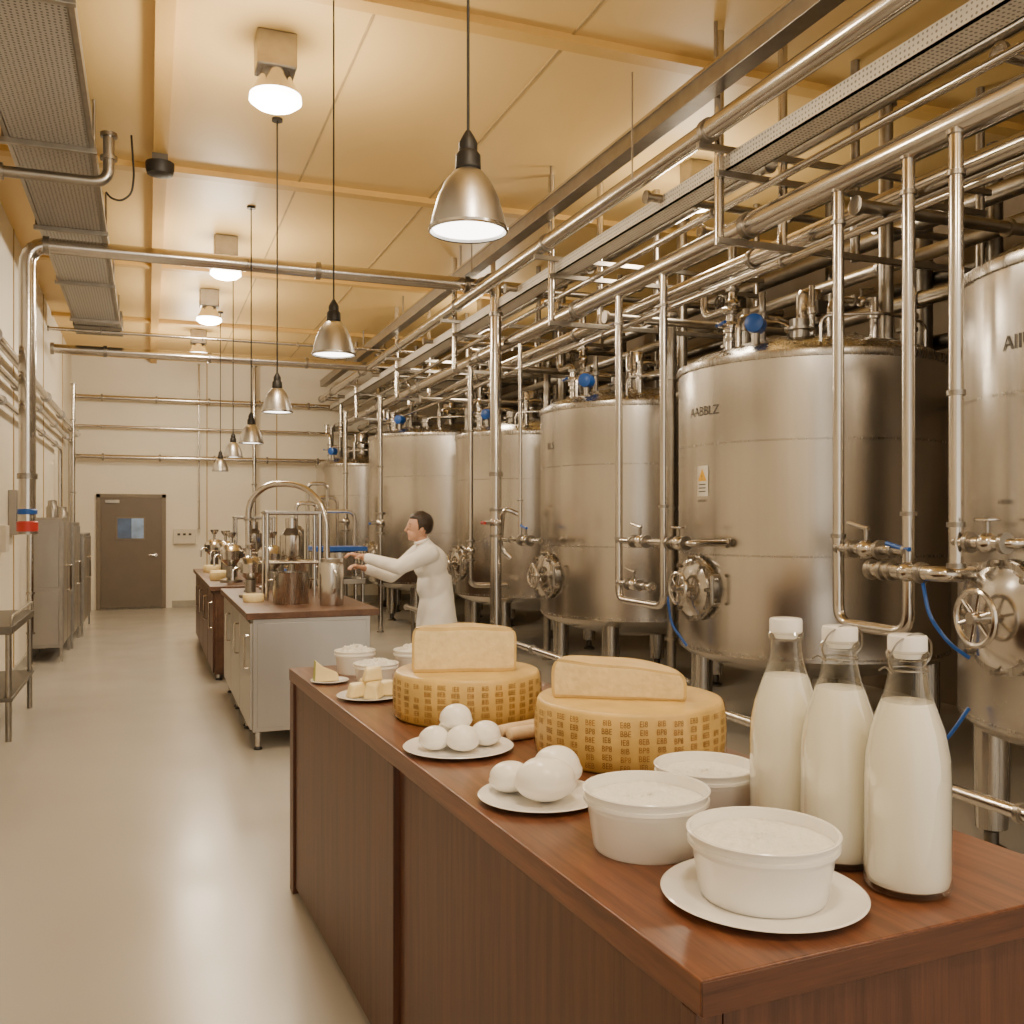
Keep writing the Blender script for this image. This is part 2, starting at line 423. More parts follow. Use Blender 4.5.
t = thing('perforated_duct', 'perforated metal duct under the ceiling along the left wall', 'duct', (-.64, 6.0, 4.3))
MB().bx(-.27, .27, -8.5, 8.4, 0, .02).bx(-.27, -.25, -8.5, 8.4, 0, .2).bx(.25, .27, -8.5, 8.4, 0, .2).build('duct_body', M_PERF, t)
for k in range(8):
    y = -7+k*2.1
    MB().bx(-.32, .3, y-.02, y+.02, -.04, 0).build('bracket', M_STEELD, t, .003)
    for x in (-.3, .28): MB().cyl((x, y, 0), (x, y, ZC-4.3), .01, seg=8).build('hanger_rod', M_STEELD, t)
MB().bx(-.31, .31, 8.1, 8.75, -.02, .22).build('end_box', M_DARKST, t, .01)
MB().bx(.255, .285, -8.5, 8.4, -.005, .04).build('edge_strip', M_STEELD, t)
MB().bx(-.285, -.255, -8.5, 8.4, -.005, .04).build('edge_strip', M_STEELD, t)
o = MB().tube([(-.12, 7.9, 4.62), (-.1, 7.9, 4.3), (-.12, 7.9, 4.16), (-.2, 7.9, 4.1), (-.27, 7.9, 4.12), (-.3, 7.9, 4.16)], .008, 8, .06).build('cable_loop', M_BLACK); tag(o, 'black cable loop hanging beside the perforated duct', 'cable')
t = thing('ceiling_speaker', 'round black device fixed to the ceiling beam', 'ceiling device', (.09, 8.15, 4.42))
MB().lathe([(.05, 0), (.1, .01), (.11, .05), (.11, .1)], (0,0,0), 24).build('body', M_BLACK, t)
MB().bx(-.06, .06, -.06, .06, .1, .16).build('mount', M_DARKST, t)

# ------------------------------------------------------------------ valves
def valve(label, loc, d, s=1, hc=M_BLUE, wheel=False, name='pipe_valve'):
    t = thing(name, label, 'valve', loc)
    d = V(d).normalized()
    MB().ball((0,0,0), .055*s, seg=16).cyl(-d*.11*s, d*.11*s, .032*s, seg=14).build('valve_body', M_STEEL2, t)
    for q in (-1, 1):
        MB().lathe([(.03*s, -.012*s), (.055*s, -.012*s), (.055*s, .012*s), (.03*s, .012*s)], d*.11*s*q, 18, d).build('flange', M_STEELD, t)
    up = V((0,0,1)) if abs(d.z) < .5 else V((-1,0,0))
    MB().cyl((0,0,0), up*.12*s, .014*s, seg=10).build('stem', M_STEELD, t)
    if wheel:
        mb = MB().torus(up*.12*s, .06*s, .008*s, up, 20, 6)
        for k in range(3):
            a = PI*k/3; M = orient(up); e = M @ V((math.cos(a)*.06*s, math.sin(a)*.06*s, 0))
            mb.cyl(up*.12*s-e, up*.12*s+e, .005*s, seg=6)
        mb.build('handwheel', hc, t)
    else:
        side = d if abs(d.z) < .5 else V((0, -1, 0))
        MB().tube([up*.12*s-side*.02*s, up*.125*s+side*.04*s, up*.15*s+side*.15*s], .013*s, 8, .03*s).build('lever', hc, t)
    return t

# ------------------------------------------------------------------ TANKS
def make_tank(label, x, y, r, z0, z1, ang=PI, mz=1.16, mr=.21, text=None, tz=2.43, small=None, warn=False, legoff=PI/4):
    root = thing('storage_tank', label, 'tank', (x, y, 0))
    MB().lathe([(.03, z0-.24), (r*.3, z0-.21), (r*.7, z0-.13), (r*.94, z0-.05), (r, z0), (r, z1-.02), (r, z1)], (0,0,0), 96).build('shell', M_STEEL, root)
    MB().lathe([(r+.001, z1-.03), (r+.014, z1-.028), (r+.018, z1), (r+.014, z1+.022), (r*.98, z1+.026)], (0,0,0), 96).build('rim_band', M_BAND, root)
    MB().lathe([(r*.985, z1+.02), (r*.9, z1+.085), (r*.6, z1+.18), (r*.25, z1+.24), (.02, z1+.25)], (0,0,0), 96).build('domed_lid', M_BAND, root)
    for z in (z0+.02, z0+(z1-z0)*.34, z0+(z1-z0)*.72):
        MB().lathe([(r-.002, z-.007), (r+.0025, z-.006), (r+.0025, z+.006), (r-.002, z+.007)], (0,0,0), 96).build('seam_band', M_BAND, root)
    for k in range(4):
        a = legoff+k*PI/2
        lx, ly = math.cos(a)*r*.84, math.sin(a)*r*.84
        lg = MB().lathe([(.075, .12), (.085, .3), (.085, z0+.02)], (lx, ly, 0), 20).build('leg', M_BAND, root)
        MB().lathe([(.07, 0), (.07, .02), (.035, .04), (.035, .10), (.074, .15)], (lx, ly, 0), 20).build('foot', M_DARKST, lg)
    n = V((math.cos(ang), math.sin(ang), 0)); c = n*r+V((0, 0, mz))
    mw = MB().lathe([(mr*.92, -.06), (mr*1.0, .02), (mr*1.12, .025), (mr*1.12, .05), (mr*.95, .052)], c, 40, n).build('manway', M_BAND, root)
    MB().lathe([(mr*.98, .04), (mr*.98, .06), (mr*.7, .085), (mr*.3, .10), (.01, .105)], c, 40, n).build('hatch_cover', M_STEEL2, mw)
    w = MB().torus(c+n*.17, mr*.52, .014, n, 28, 8)
    side = V((-n.y, n.x, 0))
    for k in range(3):
        a = PI*k/3+.3; e = side*math.cos(a)*mr*.52+V((0,0,1))*math.sin(a)*mr*.52
        w.cyl(c+n*.17-e, c+n*.17+e, .009, seg=8)
    w.cyl(c+n*.08, c+n*.2, .028, seg=14)
    w.build('handwheel', M_STEEL2, mw)
    for k in range(8):
        a = PI*k/4; e = side*math.cos(a)*mr*1.05+V((0,0,1))*math.sin(a)*mr*1.05
        MB().cyl(c+e+n*.02, c+e+n*.085, .014, seg=8).build('hatch_bolt', M_STEELD, mw)
    MB().tube([c+side*mr*1.3+V((0,0,-.1)), c+side*mr*1.3+n*.06+V((0,0,-.1)), c+side*mr*1.3+n*.06+V((0,0,.1)), c+side*mr*1.3+V((0,0,.1))], .013, 8, .02).build('hinge', M_STEELD, mw)
    mt = MB().lathe([(.16, z1+.20), (.16, z1+.26), (.09, z1+.27), (.08, z1+.34), (.12, z1+.35), (.12, z1+.37)], (0,0,0), 24).build('motor_base', M_STEELD, root)
    MB().lathe([(.1, z1+.37), (.1, z1+.58), (.085, z1+.62), (.02, z1+.63)], (0,0,0), 24).build('agitator_motor', M_STEEL2, mt)
    MB().bx(-.05, .05, -.16, -.09, z1+.42, z1+.52).build('terminal_box', M_DARKST, mt, .005)
    for k, (a, rr, h, rad) in enumerate(((PI*.75, .62, .2, .045), (PI*1.0, .72, .26, .035), (PI*1.25, .6, .16, .07), (PI*1.5, .7, .3, .03), (PI*.4, .65, .22, .04), (PI*1.36, .8, .3, .028), (PI*.9, .5, .34, .03), (PI*1.62, .8, .34, .035), (PI*1.08, .55, .4, .025), (PI*1.3, .4, .42, .022), (PI*1.75, .7, .26, .05))):
        px, py = math.cos(a)*r*rr, math.sin(a)*r*rr
        zb = z1+.09+(1-rr)*.1
        MB().lathe([(rad, zb), (rad, zb+h*.5), (rad*1.5, zb+h*.52), (rad*1.5, zb+h*.62), (rad, zb+h*.64), (rad, zb+h)], (px, py, 0), 16).build('nozzle', M_STEEL2 if k % 2 else M_STEELD, root)
    a = PI*1.13
    px, py = math.cos(a)*r*.78, math.sin(a)*r*.78
    ac = MB().cyl((px, py, z1+.08), (px, py, z1+.22), .03, seg=12).build('actuator_stem', M_STEELD, root)
    MB().lathe([(.04, -.07), (.065, -.06), (.07, 0), (.065, .06), (.04, .07)], (px, py, z1+.26), 24, (-.75, -.66, 0)).build('blue_actuator', M_BLUE, ac)
    MB().tube([(-r*.5, -r*.75, z1+.03), (-r*.5, -r*.75, z1+.25), (-r*.1, -r*.9, z1+.27), (r*.35, -r*.82, z1+.25), (r*.35, -r*.82, z1+.03)], .012, 8, .07).build('lid_rail', M_STEEL2, root)
    MB().tube([(-r*.72, -r*.1, z1+.1), (-r*.72, -r*.1, z1+.36), (-r*.3, -r*.1, z1+.36), (-r*.12, -r*.05, z1+.25)], .022, 10, .1).build('spray_line', M_STEEL2, root)
    if text:
        mb = MB(); wrap_text(mb, text, .095, r+.004, ang+.06, tz, 1.0); mb.build('tank_lettering', M_INKG, root)
    if small:
        mb = MB(); wrap_text(mb, small[0], small[1], r+.007, ang+small[3], small[2]); mb.build('small_lettering', M_INKG, root)
    if warn:
        pl = MB(); patch(pl, r+.004, ang+.06, 1.93, .13, .22); pl = pl.build('warning_label', M_LABELW, root)
        rr = r+.007; a0 = ang+.06
        tri = MB().add([V((rr*math.cos(a0+u/rr), rr*math.sin(a0+u/rr), z)) for u, z in ((-.05, 1.93), (.05, 1.93), (0, 2.02))], [[0,1,2]])
        tri.build('warning_triangle', M_LABELY, pl)
        mb = MB()
        wrap_text(mb, '!', .05, rr+.002, a0, 1.94)
        for k in range(3): patch(mb, rr, a0, 1.905-.025*k, .08, .007)
        mb.build('label_print', M_INKD, pl)
    return root
make_tank('big steel tank cut off by the right edge of the picture', 4.5, 3.0, .96, .70, 2.80, PI-.14, 1.22, .23, 'AIIU', 2.40, ('AIBEBI', .03, 1.72, -.02))
make_tank('largest fully visible steel tank, behind the three milk bottles', 4.7, 5.94, .98, .70, 2.77, PI, 1.16, .21, 'AABBLZ', 2.40, ('BBIIEAIB', .026, 1.78, .05), True)
make_tank('second whole steel tank, behind the front cheese wheel', 4.7, 8.7, .98, .70, 2.75, PI, 1.1, .21, 'BLS', 2.35, ('IIBE', .026, 1.78, .05))
make_tank('third whole steel tank, just right of the person', 4.7, 11.6, .98, .70, 2.72, PI, 1.1, .2)
make_tank('wide steel tank behind the head of the person', 4.5, 14.55, 1.27, .70, 2.92, PI, 1.1, .2)
make_tank('smallest and farthest steel tank in the row', 3.7, 17.3, .85, .70, 2.62, PI, 1.1, .18)

tk = [((4.5, 3.0), .96, 2.80, 'the tank at the right edge'), ((4.7, 5.94), .98, 2.77, 'the largest tank'), ((4.7, 8.7), .98, 2.75, 'the second whole tank'),
      ((4.7, 11.6), .98, 2.72, 'the third whole tank'), ((4.5, 14.55), 1.27, 2.92, 'the wide fourth tank'), ((3.7, 17.3), .85, 2.62, 'the farthest tank')]
for i, ((cx, cy), r, z1, w) in enumerate(tk):
    pipe('thick upright pipe on the far side of '+w, [(cx+.2*r, cy-.6*r, z1+.12), (cx+.2*r, cy-.6*r, ZC-.02)], .05, M_STEELD)
    pipe('looped thin pipe over the lid of '+w, [(cx-.3*r, cy-.6*r, z1+.12), (cx-.3*r, cy-.6*r, z1+.42), (cx+.3*r, cy-.55*r, z1+.42), (cx+.3*r, cy-.55*r, z1+.12)], .022, br=.12)
    pipe('riser with elbow at the rear of '+w, [(cx-.4*r, cy+.45*r, z1+.15), (cx-.4*r, cy+.45*r, 3.9), (cx-.4*r-.3, cy+.45*r, 3.9)], .035, br=.1)
    pipe('cross pipe high over '+w, [(3.2, cy-.15, 3.88), (6.4, cy-.15, 3.88)], .03, M_STEELD, clamps=cl(4))
    pipe('cross pipe low over the rear of '+w, [(3.5, cy+1.1*r, 3.32), (6.4, cy+1.1*r, 3.32)], .035, M_STEELD, clamps=cl(4))
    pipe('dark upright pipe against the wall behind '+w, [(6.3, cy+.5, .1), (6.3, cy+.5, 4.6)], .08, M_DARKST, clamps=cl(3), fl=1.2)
    if i == 0: continue
    pipe('curved riser between the lid front and header of '+w, [(cx-.72*r, cy, z1+.1), (cx-.72*r, cy, 3.2), (cx-.72*r, cy+.35, 3.2), (cx-.72*r, cy+.35, 3.42)], .03, br=.09)
    pipe('upright pipe in the gap behind '+w, [(cx-.45*r, cy+1.32*r, .05), (cx-.45*r, cy+1.32*r, 3.45)], .04, M_STEELD, clamps=cl(3))
    valve('blue handled valve on the lid riser of '+w, (cx-.72*r, cy, z1+.3), (0,0,1), .9)
    valve('steel wheel valve over the lid of '+w, (cx-.4*r, cy+.45*r, 3.35), (0,0,1), 1.0, M_DARKST, True)
    valve('small steel valve on the looped pipe of '+w, (cx, cy-.575*r, z1+.42), (1,.05,0), .7, M_STEELD)
X = 3.44
pipe('U-shaped drop pipe in front of the right flank of the largest tank', [(X, 4.11, 3.42), (X, 4.11, 1.10), (X, 3.61, 1.10), (X, 3.61, 3.42)], .030, br=.1, clamps=[(0,.08),(0,.8),(2,.25),(2,.92)], fl=1.3)
pipe('short pipe bridging the legs of the U-shaped drop pipe', [(X, 4.11, 1.50), (X, 3.61, 1.50)], .024, clamps=[(0,.2),(0,.8)])
valve('steel valve on the short bridge inside the U-shaped drop pipe', (X, 3.9, 1.50), (0,1,0), .9, M_STEEL2)
pipe('U-shaped drop pipe between the largest and second tanks', [(X, 6.64, 3.42), (X, 6.64, 1.03), (X, 5.95, 1.03), (X, 5.95, 3.42)], .028, br=.1, clamps=[(0,.1),(0,.8),(2,.3),(2,.9)], fl=1.3)
pipe('lower bridge pipe left of the largest tank hatch', [(X, 6.64, 1.16), (X, 6.1, 1.16)], .022, clamps=[(0,.3),(0,.8)])
pipe('upper bridge pipe left of the largest tank hatch', [(X, 6.64, 1.49), (X, 5.6, 1.49), (3.75, 5.6, 1.49)], .022, clamps=[(0,.3),(0,.8)])
valve('steel valve on the upper bridge pipe beside the yellow triangle label', (X, 6.3, 1.49), (0,1,0), .9, M_STEEL2)
valve('steel handwheel valve above the largest tank hatch', (X, 5.75, 1.49), (0,1,0), .9, M_STEEL2, True)
valve('steel valve on the lower bridge pipe left of the hatch', (X, 6.4, 1.16), (0,1,0), .8, M_STEEL2)
pipe('straight drop pipe at the left edge of the right tank', [(X-.02, 3.30, 3.42), (X-.02, 3.30, 1.43)], .032, clamps=[(0,.1),(0,.6),(0,.9)], fl=1.3)
pipe('thick horizontal pipe between largest tank and right tank', [(3.42, 3.85, 1.40), (3.42, 3.36, 1.40), (3.62, 3.36, 1.40)], .038, br=.08, clamps=[(0,.2),(0,.7)], fl=1.35)
valve('blue handled valve on the thick horizontal pipe near the right edge', (3.42, 3.6, 1.40), (0,1,0), .9)
valve('small steel handwheel valve on the right edge tank', (3.42, 3.13, 1.55), (0,1,0), .85, M_STEEL2, True)
pipe('short pipe stub above the hatch of the right edge tank', [(3.42, 3.3, 1.55), (3.42, 3.0, 1.55), (3.6, 3.0, 1.55)], .022)
o = MB().tube([(3.42, 3.5, 1.36), (3.40, 3.44, 1.2), (3.44, 3.36, 1.08), (3.50, 3.30, 1.02)], .009, 8, .06).build('blue_hose', M_BLUE); tag(o, 'thin blue hose dangling under the thick horizontal pipe', 'hose')
o = MB().tube([(3.5, 6.0, 1.1), (3.52, 5.98, .9), (3.6, 5.9, .75)], .01, 8, .06).build('blue_hose', M_BLUE); tag(o, 'short blue hose under the hatch of the largest tank', 'hose')
o = MB().tube([(3.5, 3.62, .50), (3.5, 3.5, .55), (3.5, 3.40, .66), (3.55, 3.35, .78)], .009, 8, .06).build('blue_hose', M_BLUE); tag(o, 'blue hose curving by the leg of the right edge tank', 'hose')
pipe('thin drop pipe in front of the second tank flank', [(X, 8.75, 3.42), (X, 8.75, 1.45)], .020, clamps=[(0,.3),(0,.8)])
pipe('drop pipe between the second and third tanks', [(X, 10.3, 3.42), (X, 10.3, .9), (3.9, 10.3, .9)], .03, clamps=[(0,.3),(0,.8)])
pipe('drop pipe in front of the wide fourth tank', [(X-.35, 13.3, 3.42), (X-.35, 13.3, .05)], .034, clamps=[(0,.3),(0,.8)])
pipe('drop pipe left of the wide fourth tank', [(3.0, 15.4, 3.42), (3.0, 15.4, .05)], .034, clamps=[(0,.3),(0,.8)])
pipe('low bridge pipe in front of the second tank', [(X, 9.4, 1.45), (X, 8.2, 1.45)], .022, clamps=[(0,.3),(0,.8)])
valve('red levered valve beside the second tank', (3.31, 9.1, 1.62), (0,0,1), 1.2, M_RED)
valve('blue levered valve on the low bridge pipe of the second tank', (X, 8.6, 1.45), (0,1,0), 1.0, M_BLUE)
valve('steel valve in front of the third tank', (X, 10.3, 1.3), (0,0,1), 1.0, M_STEEL2)
valve('blue levered valve in front of the wide fourth tank', (X-.35, 13.3, 1.6), (0,0,1), 1.3, M_BLUE)
valve('blue levered valve left of the wide fourth tank', (3.0, 15.4, 1.62), (0,0,1), 1.3, M_BLUE)
o = MB().tube([(3.62, 9.2, 1.7), (3.45, 9.25, 1.78), (3.45, 9.3, 1.6), (3.45, 9.35, 1.35), (3.55, 9.3, 1.25)], .025, 10, .1).build('curved_hose', M_STEEL2); tag(o, 'short curved steel hose left of the second tank hatch', 'hose')
t = pipe('low steel pipe rail running behind the wooden counter', [(3.0, 2.0, .57), (3.0, 11.5, .57)], .026, clamps=cl(8))
for Y in (2.4, 4.6, 6.8, 9.0, 11.2):
    MB().cyl((0, Y-6.75, -.54), (0, Y-6.75, .02), .018, seg=10).build('post', M_STEELD, t)
valve('steel valve on the low rail behind the front cheese wheel', (3.0, 4.9, .57), (0,1,0), 1.0, M_STEEL2)
valve('steel valve on the low rail near the right edge', (3.0, 3.35, .57), (0,1,0), 1.0, M_STEEL2)
for k in range(9):
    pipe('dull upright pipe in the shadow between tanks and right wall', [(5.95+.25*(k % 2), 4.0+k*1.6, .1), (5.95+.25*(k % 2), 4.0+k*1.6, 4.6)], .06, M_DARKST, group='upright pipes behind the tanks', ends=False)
for k, (hx, hy) in enumerate(((3.0, 5.6), (2.75, 8.2))):
    o = MB().cyl((hx, hy, 4.62), (hx, hy, 3.9), .006, seg=6).build('hanger_wire', M_STEELD); tag(o, 'thin ceiling hanger wire left of the pipe rack', 'wire', 'hanger wires')

# ------------------------------------------------------------------ LAMPS
LC = (1, .83, .60)
def lamp(parent, loc, e, rad=.07, spot=None):
    L = bpy.data.lights.new('bulb_light', 'SPOT' if spot else 'POINT'); L.energy = e; L.color = LC; L.shadow_soft_size = rad
    if spot: L.spot_size = spot; L.spot_blend = .6
    o = bpy.data.objects.new('bulb_light', L); C.objects.link(o); o.parent = parent; o.location = loc
def pendant(label, x, y, z, R, e):
    t = thing('pendant_lamp', label, 'lamp', (x, y, z), 0, 'row of hanging bell lamps')
    s = R/.19
    sh = MB().lathe([(.05*s, .30*s), (.075*s, .285*s), (.115*s, .235*s), (.15*s, .16*s), (.178*s, .06*s), (.19*s, 0), (.186*s, 0), (.172*s, .06*s), (.144*s, .16*s), (.11*s, .225*s), (.07*s, .27*s)], (0,0,0), 48).build('lamp_shade', M_SHADE, t)
    MB().lathe([(.185*s, -.004), (.195*s, .0), (.195*s, .012*s), (.187*s, .014*s)], (0,0,0), 48, caps=False).build('shade_rim', M_STEEL2, sh)
    MB().lathe([(.05*s, .29*s), (.062*s, .305*s), (.060*s, .37*s), (.045*s, .39*s), (.045*s, .43*s), (.03*s, .46*s), (.012*s, .49*s)], (0,0,0), 24).build('socket', M_BLACK, t)
    MB().lathe([(.01, .012*s), (.175*s, .012*s), (.175*s, .018*s), (.01, .018*s)], (0,0,0), 40).build('glowing_diffuser', M_LENS, t)
    MB().cyl((0, 0, .49*s), (0, 0, ZC-z), .0045 if y < 6 else .006, seg=8).build('cord', M_BLACK, t)
    MB().lathe([(.04, ZC-z-.02), (.04, ZC-z)], (0,0,0), 16).build('ceiling_rose', M_BLACK, t)
    lamp(t, (0, 0, -.03), e, .16*s, math.radians(160))
pendant('nearest and largest hanging bell lamp, over the counter', .881, 2.66, 2.50, .115, 34)
pendant('second hanging bell lamp from the camera', .930, 5.10, 2.535, .115, 46)
pendant('third hanging bell lamp from the camera', .902, 7.26, 2.455, .115, 40)
pendant('fourth hanging bell lamp from the camera', .923, 9.39, 2.385, .115, 46)
pendant('fifth hanging bell lamp, second farthest', .963, 11.95, 2.41, .115, 46)
pendant('farthest and smallest hanging bell lamp', .975, 14.3, 2.355, .115, 46)
def ceil_lamp(label, x, y, e, s=1):
    t = thing('ceiling_lamp', label, 'lamp', (x, y, ZC-.44*s), 0, 'ceiling floodlights')
    MB().bx(-.12*s, .12*s, -.1*s, .1*s, .22*s, .44*s).build('ballast_box', M_STEELD, t, .01)
    MB().lathe([(.09*s, .22*s), (.1*s, .18*s), (.13*s, .12*s), (.155*s, .07*s)], (0,0,0), 32).build('reflector', M_STEEL2, t)
    MB().lathe([(.157*s, .075*s), (.16*s, .04*s), (.12*s, .01*s), (.05*s, -.01*s), (.005, -.012*s)], (0,0,0), 32).build('glowing_lens', M_BULB, t)
    lamp(t, (0, 0, -.12), e, .2)
ceil_lamp('nearest ceiling floodlight, above the aisle', .74, 6.04, 135)
ceil_lamp('second ceiling floodlight above the aisle', .77, 10.5, 140)
ceil_lamp('third ceiling floodlight above the aisle', .745, 13.0, 120)
ceil_lamp('farthest ceiling floodlight above the aisle', .745, 15.8, 150)
ceil_lamp('ceiling floodlight above the largest tank among the pipes', 4.3, 6.9, 90, .9)
ceil_lamp('added fill floodlight above the third tank among the pipes', 4.3, 12.2, 80, .9)  # fill lamp added to brighten the dark tank side
ceil_lamp('added unseen fill floodlight over the camera above the aisle', .74, .8, 130)  # out-of-view lamp added to light the counter and foreground
ceil_lamp('added unseen fill floodlight behind the camera on the tank side', 3.0, -.6, 140)  # second added lamp out of view, foreground fill from the tank side

# ------------------------------------------------------------------ COUNTER
CO = V((.744, 1.182, 0)); CRZ = math.atan2(.0485, .9988); CL, CW, CZ = 3.16, .89, .986
t = thing('countertop', 'reddish walnut countertop carrying cheeses and milk bottles', 'countertop', CO+V((0,0,CZ-.055)), CRZ)
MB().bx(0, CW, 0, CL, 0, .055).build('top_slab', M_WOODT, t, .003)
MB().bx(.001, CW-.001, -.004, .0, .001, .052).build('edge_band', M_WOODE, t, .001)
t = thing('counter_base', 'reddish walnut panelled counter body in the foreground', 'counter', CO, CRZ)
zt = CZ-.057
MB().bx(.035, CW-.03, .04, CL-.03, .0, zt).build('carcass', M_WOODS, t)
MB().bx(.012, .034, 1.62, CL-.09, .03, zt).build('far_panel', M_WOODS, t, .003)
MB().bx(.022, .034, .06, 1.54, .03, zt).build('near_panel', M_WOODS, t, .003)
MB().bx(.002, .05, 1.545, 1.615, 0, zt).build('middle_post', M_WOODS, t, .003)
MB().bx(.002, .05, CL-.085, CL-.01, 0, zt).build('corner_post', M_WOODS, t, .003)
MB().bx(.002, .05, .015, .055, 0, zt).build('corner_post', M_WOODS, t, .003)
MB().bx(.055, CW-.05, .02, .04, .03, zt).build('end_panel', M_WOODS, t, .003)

def bottle(label, x, y, capkind):
    t = thing('milk_bottle', label, 'bottle', (x, y, CZ), 0, 'glass milk bottles on the counter')
    MB().lathe([(.002, .006), (.05, .002), (.062, 0), (.072, .006), (.0755, .018), (.0745, .028), (.0745, .2), (.0725, .24), (.0635, .287), (.050, .327), (.0405, .352), (.0345, .378), (.032, .40), (.032, .412), (.0365, .415), (.0375, .424), (.034, .430)], (0,0,0), 48, caps=False).build('glass', M_GLASS, t)
    MB().lathe([(.002, .010), (.06, .010), (.070, .016), (.0733, .030), (.0733, .2), (.0713, .24), (.0623, .287), (.0488, .327), (.0440, .338), (.001, .3385)], (0,0,0), 48).build('milk', M_MILK, t)
    MB().lathe([(.022, .415), (.026, .424), (.031, .426), (.034, .430), (.034, .453), (.0325, .4565), (.030, .4575), (.005, .458)], (0,0,0), 32).build('stopper', M_PLATE, t, ang=25)
    if capkind:
        w = MB().tube([(-.034, 0, .395), (-.050, -.006, .415), (-.040, -.016, .445), (-.012, -.022, .4615), (.012, -.022, .4615), (.040, -.016, .445), (.050, -.006, .415), (.034, 0, .395)], .0018, 6, .01)
        w.torus((0,0,.395), .0335, .0018, (0,0,1), 28, 6)
        w.tube([(-.034, 0, .39), (-.06, -.01, .405), (-.078, -.016, .40)], .0018, 6, .02)
        w.build('wire_bail', M_STEELD, t)
bottle('milk bottle with wire bail closure, nearest the camera', 1.279, 1.345, True)
bottle('milk bottle standing between the two others', 1.262, 1.504, True)
bottle('milk bottle farthest from the camera of the three', 1.256, 1.664, False)

def bumpy_disc(mb, R, z, h, n=60, rings=22, seed=1, jit=.0022):
    rnd = random.Random(seed)
    vs = [V((0, 0, z+h))]
    for i in range(1, rings+1):
        rr = R*i/rings
        for k in range(n):
            a = 2*PI*k/n
            vs.append(V((rr*math.cos(a), rr*math.sin(a), z+(h*(1-(i/rings)**2)+(rnd.random()-.5)*(jit*2+h*.15)+h*.25*math.sin(a*3+i*.5) if i < rings else 0))))
    fs = [[0, 1+k, 1+(k+1) % n] for k in range(n)]
    for i in range(rings-1):
        for k in range(n):
            k2 = (k+1) % n
            fs.append([1+i*n+k, 1+(i+1)*n+k, 1+(i+1)*n+k2, 1+i*n+k2])
    mb.add(vs, fs)
def tub(label, x, y, z, R, H, seed=1, fill=.008, mat=M_CREAM, name='cheese_tub', group='white round tubs'):
    t = thing(name, label, 'tub', (x, y, z), 0, group)
    MB().lathe([(.01, .002), (R*.80, 0), (R*.83, .006), (R*.93, H*.76), (R*.945, H*.78), (R*.985, H*.79), (R*.985, H*.85), (R*.955, H*.86), (R*.965, H*.955), (R*.995, H*.96), (R, H*.985), (R*.985, H), (R*.955, H*.99), (R*.94, H*.78), (R*.8, .02), (.01, .015)], (0,0,0), 72).build('container', M_TUB, t)
    mb = MB(); bumpy_disc(mb, R*.935, H*.80, fill, seed=seed); mb.build('filling', mat, t, ang=80)
    return t
def plate(label, x, y, R, rim=.014, name='plate'):
    t = thing(name, label, 'plate', (x, y, CZ), 0, 'white plates on the counter')
    MB().lathe([(.01, .002), (R*.6, 0), (R*.66, .003), (R*.98, rim-.002), (R, rim), (R*.98, rim+.002), (R*.66, .008), (R*.6, .006), (.01, .006)], (0,0,0), 64).build('plate_body', M_PLATE, t)
    return t
plate('white plate under the nearest white tub', 1.010, 1.403, .178)
tub('nearest white tub of fresh cheese, standing on a plate', 1.010, 1.403, CZ+.007, .133, .114, 3, .009)
tub('white tub standing on bare wood beside the plated tub', .945, 1.705, CZ, .129, .122, 4, .009)
tub('white tub partly behind the farthest milk bottle', 1.18, 1.855, CZ, .116, .112, 5, .006)

def wheel(label, x, y, R, H, rows, rep, seed):
    t = thing('whole_cheese', label, 'cheese', (x, y, CZ), 0, 'whole round cheeses')
    mb = MB().lathe([(.01, .0), (R*.93, 0), (R*.97, .008), (R*.99, H*.25), (R, H*.5), (R*.99, H*.75), (R*.97, H-.010), (R*.955, H-.003), (R*.93, H), (.01, H)], (0,0,0), 96)
    words = ['8EB', 'BP8', 'EI8', 'B8E', 'IE8', 'BBE', '8IB', 'E8B']
    rnd = random.Random(seed)
    for k in range(rep):
        a = 2*PI*k/rep
        dz = rnd.random()*.006
        for j in range(rows):
            if rnd.random() < .06: continue
            z = H*(.09+j*.83/rows)+dz
            wrap_text(mb, words[rnd.randrange(8)], .022, R+.0012, a+(rnd.random()-.5)*.008, z, .82, 1)
    mb.build('rind', [M_RIND, M_INK], t, ang=50)
    return t
W1 = (1.285, 2.417); W2 = (1.02, 3.09)
wheel('front whole cheese with brown stamped rind, beside the tubs', *W1, .272, .162, 6, 36, 3)
wheel('rear whole cheese with brown stamped rind, beyond the mozzarella', *W2, .254, .155, 6, 34, 4)
